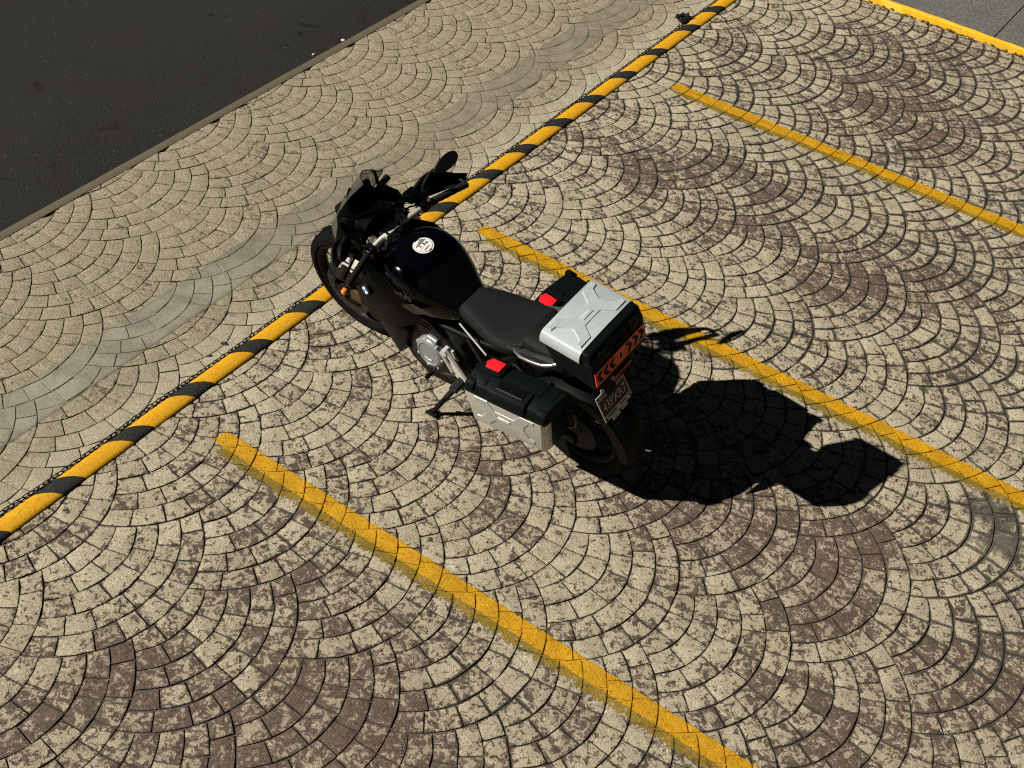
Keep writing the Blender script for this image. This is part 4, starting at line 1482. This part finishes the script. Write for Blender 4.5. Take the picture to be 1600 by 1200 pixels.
# ------------------------------------------------------------------ luggage
def relief(name, loops, MB, h, mat, parent, bev=.0025):
    """raised islands on a panel: loops of (u, v) in the panel frame"""
    bm = bmesh.new()
    for lp in loops:
        a = [bm.verts.new(MB @ Vector((u, v, -.001))) for u, v in lp]
        cx = sum(p[0] for p in lp) / len(lp); cy = sum(p[1] for p in lp) / len(lp)
        b = []
        n = len(lp)
        for q in range(n):
            p0, p1, p2 = Vector(lp[q - 1]), Vector(lp[q]), Vector(lp[(q + 1) % n])
            d1 = (p1 - p0).normalized(); d2 = (p2 - p1).normalized()
            nn_ = Vector((-(d1.y + d2.y), d1.x + d2.x))
            if nn_.length < 1e-6: nn_ = Vector((-d1.y, d1.x))
            nn_.normalize()
            k = h * .9 / max(.4, nn_.dot(Vector((-d1.y, d1.x))))
            b.append(bm.verts.new(MB @ Vector((p1.x + nn_.x * k, p1.y + nn_.y * k, h))))
        for q in range(n):
            bm.faces.new((a[q], a[(q + 1) % n], b[(q + 1) % n], b[q]))
        bm.faces.new(b)
        bm.faces.ensure_lookup_table()
    bmesh.ops.triangulate(bm, faces=[f for f in bm.faces if len(f.verts) > 4])
    return fin(name, bm, mat, parent, 25)


def x_pattern(a, b):
    """X shaped raised field, a half length, b half width, counter-clockwise"""
    q = [(a * .97, b * .74), (a * .80, b * .60), (a * .60, b * .66), (a * .36, b * .30)]
    # outline walked round the four arms
    pts = []
    def arm(sx, sy):
        return [(sx * a * .30, sy * b * .36), (sx * a * .52, sy * b * .90), (sx * a * .95, sy * b * .90), (sx * a * .95, sy * b * .62), (sx * a * .78, sy * b * .56), (sx * a * .62, sy * b * .10)]
    A = arm(1, 1)
    pts += A
    B = arm(1, -1)[::-1]
    pts += B
    C = arm(-1, -1)
    pts += C
    D = arm(-1, 1)[::-1]
    pts += D
    return pts[::-1]


def area2(lp):
    return sum(a[0] * b[1] - b[0] * a[1] for a, b in zip(lp, lp[1:] + lp[:1]))


# --- top case
TX0, TX1, TW, TZ0, TZ1 = -.190, .092, .195, .965, 1.165
tc = fin('top_case', hull([(-.222, .190, TZ0), (-.222, -.190, TZ0), (.030, .180, TZ0), (.030, -.180, TZ0), (-.196, TW + .004, 1.128), (-.196, -TW - .004, 1.128), (.088, TW + .002, 1.128), (.088, -TW - .002, 1.128), (-.215, .197, 1.00), (-.215, -.197, 1.00)]), M_CASE, None, 35, bevel=.018, seg=3)
tc['label'] = 'top case with a silver lid and a red and black arrow strip on its back'
ld = fin('case_lid', hull([(x, y, z) for x, y, z in [(-.199, TW + .006, 1.122), (-.199, -TW - .006, 1.122), (.092, TW + .004, 1.122), (.092, -TW - .004, 1.122),
                                                    (-.178, TW - .002, 1.186), (-.178, -TW + .002, 1.186), (.084, TW - .002, 1.186), (.084, -TW + .002, 1.186)]]), M_CASE, tc, 35, bevel=.018, seg=3)
# aluminium skin wrapping over the lid from side to side
LX0, LX1 = -.134, .090
prof_y = [(TW + .0145, 1.128), (TW + .0150, 1.150), (TW + .0105, 1.168), (TW + .0010, 1.181), (TW - .016, 1.1885), (0, 1.1925), (-TW + .016, 1.1885), (-TW - .0010, 1.181), (-TW - .0105, 1.168), (-TW - .0150, 1.150), (-TW - .0145, 1.128)]
bm = bmesh.new()
rows = []
for x in (LX0, LX1):
    rows.append([bm.verts.new((x, y, z)) for y, z in prof_y])
rows2 = []
for x in (LX0, LX1):
    rows2.append([bm.verts.new((x, y * .96, z - .006)) for y, z in prof_y])
for q in range(len(prof_y) - 1):
    bm.faces.new((rows[0][q], rows[0][q + 1], rows[1][q + 1], rows[1][q]))
    bm.faces.new((rows[0][q], rows2[0][q], rows2[0][q + 1], rows[0][q + 1]))
    bm.faces.new((rows[1][q], rows[1][q + 1], rows2[1][q + 1], rows2[1][q]))
for e in (0, -1):
    bm.faces.new((rows[0][e], rows[1][e], rows2[1][e], rows2[0][e]))
skin = fin('lid_skin', bm, M_LIDAL, tc, 30)
skin['label'] = 'brushed silver lid skin with raised cross ribs'
MT = frame_at(((LX0 + LX1) / 2, 0, 1.1885), (0, 1, 0), (-1, 0, 0))
lp = x_pattern(.185, (LX1 - LX0) / 2)
if area2(lp) < 0: lp = lp[::-1]
relief('lid_ribs', [lp], MT, .0070, M_LIDAL, skin)
bd = fin('lid_badge', hull([(MT @ Vector((u, v, h))).to_tuple() for u in (-.036, .036) for v in (-.013, .013) for h in (.004, .0105)]), M_LIDAL, skin, 25, bevel=.002)
text_obj('badge_lettering', 'VARIO', .018, M_WHITE, bd, MT @ Matrix.Translation((0, 0, .0112)) @ Matrix.Rotation(pi, 4, 'Z') @ Matrix.Identity(4), sx=1.0)
# lid corners, rear catches
for y in (.12, -.12):
    fin('lid_catch', hull([(-.207, y - .03, 1.10), (-.207, y + .03, 1.10), (-.200, y - .03, 1.165), (-.200, y + .03, 1.165), (-.19, y - .03, 1.10), (-.19, y + .03, 1.10), (-.172, y - .03, 1.172), (-.172, y + .03, 1.172)]), M_CASE, tc, 30, bevel=.005)
fin('lid_catch', hull([(-.209, y, z) for y in (-.03, .03) for z in (1.095, 1.125)] + [(-.19, y, z) for y in (-.03, .03) for z in (1.095, 1.125)]), M_CASE, tc, 30, bevel=.004)
# arrow strip on the back of the case
def tcb(u, v, lift=0.0):
    """point on the back face: u across (left +), v 0..1 upward"""
    z = .998 + .084 * v
    x = -.196 - (1.128 - z) * (.026 / .163) - .0045
    return Vector((x - .0015 - lift, u, z))
strip = fin('reflector_strip', hull([tcb(u, v, l).to_tuple() for u in (-.192, .192) for v in (0, 1) for l in (-.004, .0008)]), M_ORANGE, tc, 25)
strip['label'] = 'orange reflective strip with black arrows pointing outward'
bm = bmesh.new()
def quadface(pts):
    vs = [bm.verts.new(tcb(u, v, .0016)) for u, v in pts]
    vb = [bm.verts.new(tcb(u, v, .0004)) for u, v in pts]
    bm.faces.new(vs)
    n = len(vs)
    for q in range(n):
        bm.faces.new((vs[q], vb[q], vb[(q + 1) % n], vs[(q + 1) % n]))
quadface([(-.011, .5), (0, .74), (.011, .5), (0, .26)])
for sgn in (1, -1):
    for k in range(3):
        u0 = sgn * (.040 + .048 * k)
        tip, w = sgn * .026, sgn * .026
        quadface([(u0, .86), (u0 + w, .86), (u0 + w + tip * .9, .5), (u0 + tip * .9, .5)])
        quadface([(u0 + tip * .9, .5), (u0 + w + tip * .9, .5), (u0 + w, .14), (u0, .14)])
fin('arrow_marks', bm, M_INK, strip, 25)
bm = bmesh.new()
for v0, v1 in ((.93, .97), (.03, .07)):
    vs = [bm.verts.new(tcb(u, v, .0013)) for u, v in ((-.19, v0), (.19, v0), (.19, v1), (-.19, v1))]
    bm.faces.new(vs)
fin('strip_border', bm, plain('pale_orange', (.78, .28, .18), .4), strip, 25)

# --- side cases: built square, then toed out at the front
def side_case(s, label, toe, xo, yo, W=.185):
    TM = Matrix.Translation((xo, s * yo, 0)) @ Matrix(((1, 0, 0, 0), (s * math.tan(radians(toe)), 1, 0, 0), (0, 0, 1, 0), (0, 0, 0, 1)))
    def m(pts): return [(TM @ Vector((x, s * y, z))).to_tuple() for x, y, z in pts]
    shell = fin('side_case', hull(m([(.450, .0, .69), (-.015, .0, .69), (-.015, .0, .475), (.405, .0, .475), (.450, W - .022, .715), (-.005, W - .022, .715), (-.005, W - .028, .478), (.410, W - .028, .478)])), M_CASE, None, 35, bevel=.016)
    shell['label'] = label
    lid = fin('case_lid', hull(m([(.415, -.01, .705), (-.030, -.01, .705), (.440, W, .712), (-.018, W, .712), (.412, -.01, .790), (-.026, -.01, .792), (.442, .06, .797), (.440, .10, .800), (-.022, .10, .803), (.420, W - .018, .780), (-.004, W - .018, .783), (.442, W + .002, .742), (-.018, W + .002, .742)])), M_CASE, shell, 35, bevel=.014, seg=3)
    po = [(.446, W - .020, .728), (.012, W - .020, .728), (.014, W - .026, .482), (.408, W - .026, .482)]
    pan = fin('side_panel', hull(m(po) + m([(x, y + .014, z) for x, y, z in po]) + m([(-.014, W - .055, .72), (-.012, W - .062, .482), (-.010, W - .028, .72), (-.008, W - .034, .484)])), M_SIDEAL, shell, 35, bevel=.006)
    A, B, C, D = (TM @ Vector((x, s * (y + .0142), z)) for x, y, z in po)
    ctr = (A + B + C + D) / 4
    MS = frame_at(ctr, (B - A) if s > 0 else (A - B), ((A + B) - (C + D)))
    lp = x_pattern(.178, .105)
    if area2(lp) < 0: lp = lp[::-1]
    relief('panel_ribs', [lp], MS, .0032, M_SIDEAL, pan)
    fin('panel_badge', hull([(MS @ Vector((u, v, h))).to_tuple() for u in (-.036, .030) for v in (-.006, .006) for h in (.003, .008)]), M_WHITE, pan, 25, bevel=.0015)
    def top(x, y):
        if y <= .10: return .7905 + (y + .01) / .11 * .0105
        return .8015 - (y - .10) / (W - .118) * .020
    for k, x in enumerate((.375, .085, .02)):
        fin('lid_ridge', hull(m([(x + dx, y, top(x, y) + dz) for dx in (-.012, .012) for y in (.005, .095) for dz in (-.004, .005)])), M_CASE, lid, 25, bevel=.003)
    fin('lid_ridge', hull(m([(x, y, top(x, y) + dz) for x in (.41, .0) for y in (.096, .106) for dz in (-.004, .0045)])), M_CASE, lid, 25, bevel=.002)
    hd_ = fin('carry_handle', hull(m([(.305, .095, .79), (.095, .095, .79), (.300, .095, .814), (.100, .095, .814), (.300, W - .010, .796), (.100, W - .010, .796), (.305, W + .008, .770), (.095, W + .008, .770), (.305, W + .008, .722), (.095, W + .008, .722)])), M_CASE, lid, 30, bevel=.007)
    fin('handle_recess', hull(m([(x, y, .814 - (y - .095) * .22 + dz) for x in (.275, .125) for y in (.105, .148) for dz in (-.004, .0022)])), M_GLASSDARK, hd_, 25, bevel=.001)
    fin('handle_edge', hull(m([(x, y, .814 - (y - .095) * .22 + dz) for x in (.272, .128) for y in (.150, .1545) for dz in (-.004, .0062)])), M_CHROME if s > 0 else M_GREYP, hd_, 25)
    fin('lid_slot', hull(m([(x, y, top(x, y) + dz) for x in (.40, .335) for y in (.12, .155) for dz in (-.004, .0035)])), M_PLAS, lid, 30, bevel=.002)
    for x in (.408, .012):
        fin('lid_corner', hull(m([(x + dx, y, z) for dx in (-.026, .026) for y, z in ((W - .045, .795), (W - .012, .788), (W + .004, .765), (W + .004, .728), (W - .045, .728))])), M_CASE, lid, 30, bevel=.010)
    rx, z0 = (.356 if s > 0 else .372), .800
    fin('release_base', hull(m([(x, y, z) for x in (rx - .06, rx + .058) for y in (-.005, .095) for z in (z0 - .02, z0 + .012)])), M_CASE, lid, 30, bevel=.006)
    ry = (.014, .074)
    fin('release_latch', hull(m([(rx - .042, ry[0], z0 + z) for z in (.0125, .0215)] + [(rx + .032, ry[0], z0 + z) for z in (.0125, .0215)] + [(rx + .046, .044, z0 + z) for z in (.0125, .0215)] + [(rx + .032, ry[1], z0 + z) for z in (.0125, .0215)] + [(rx - .042, ry[1], z0 + z) for z in (.0125, .0215)])), M_RED, lid, 25, bevel=.002)
    return shell


side_case(1, 'left side case with silver ribbed side, black lid and red latch', 6.8, -.022, .178)
side_case(-1, 'right side case behind the top case, black lid with red latch', 2.5, .012, .150, .305)
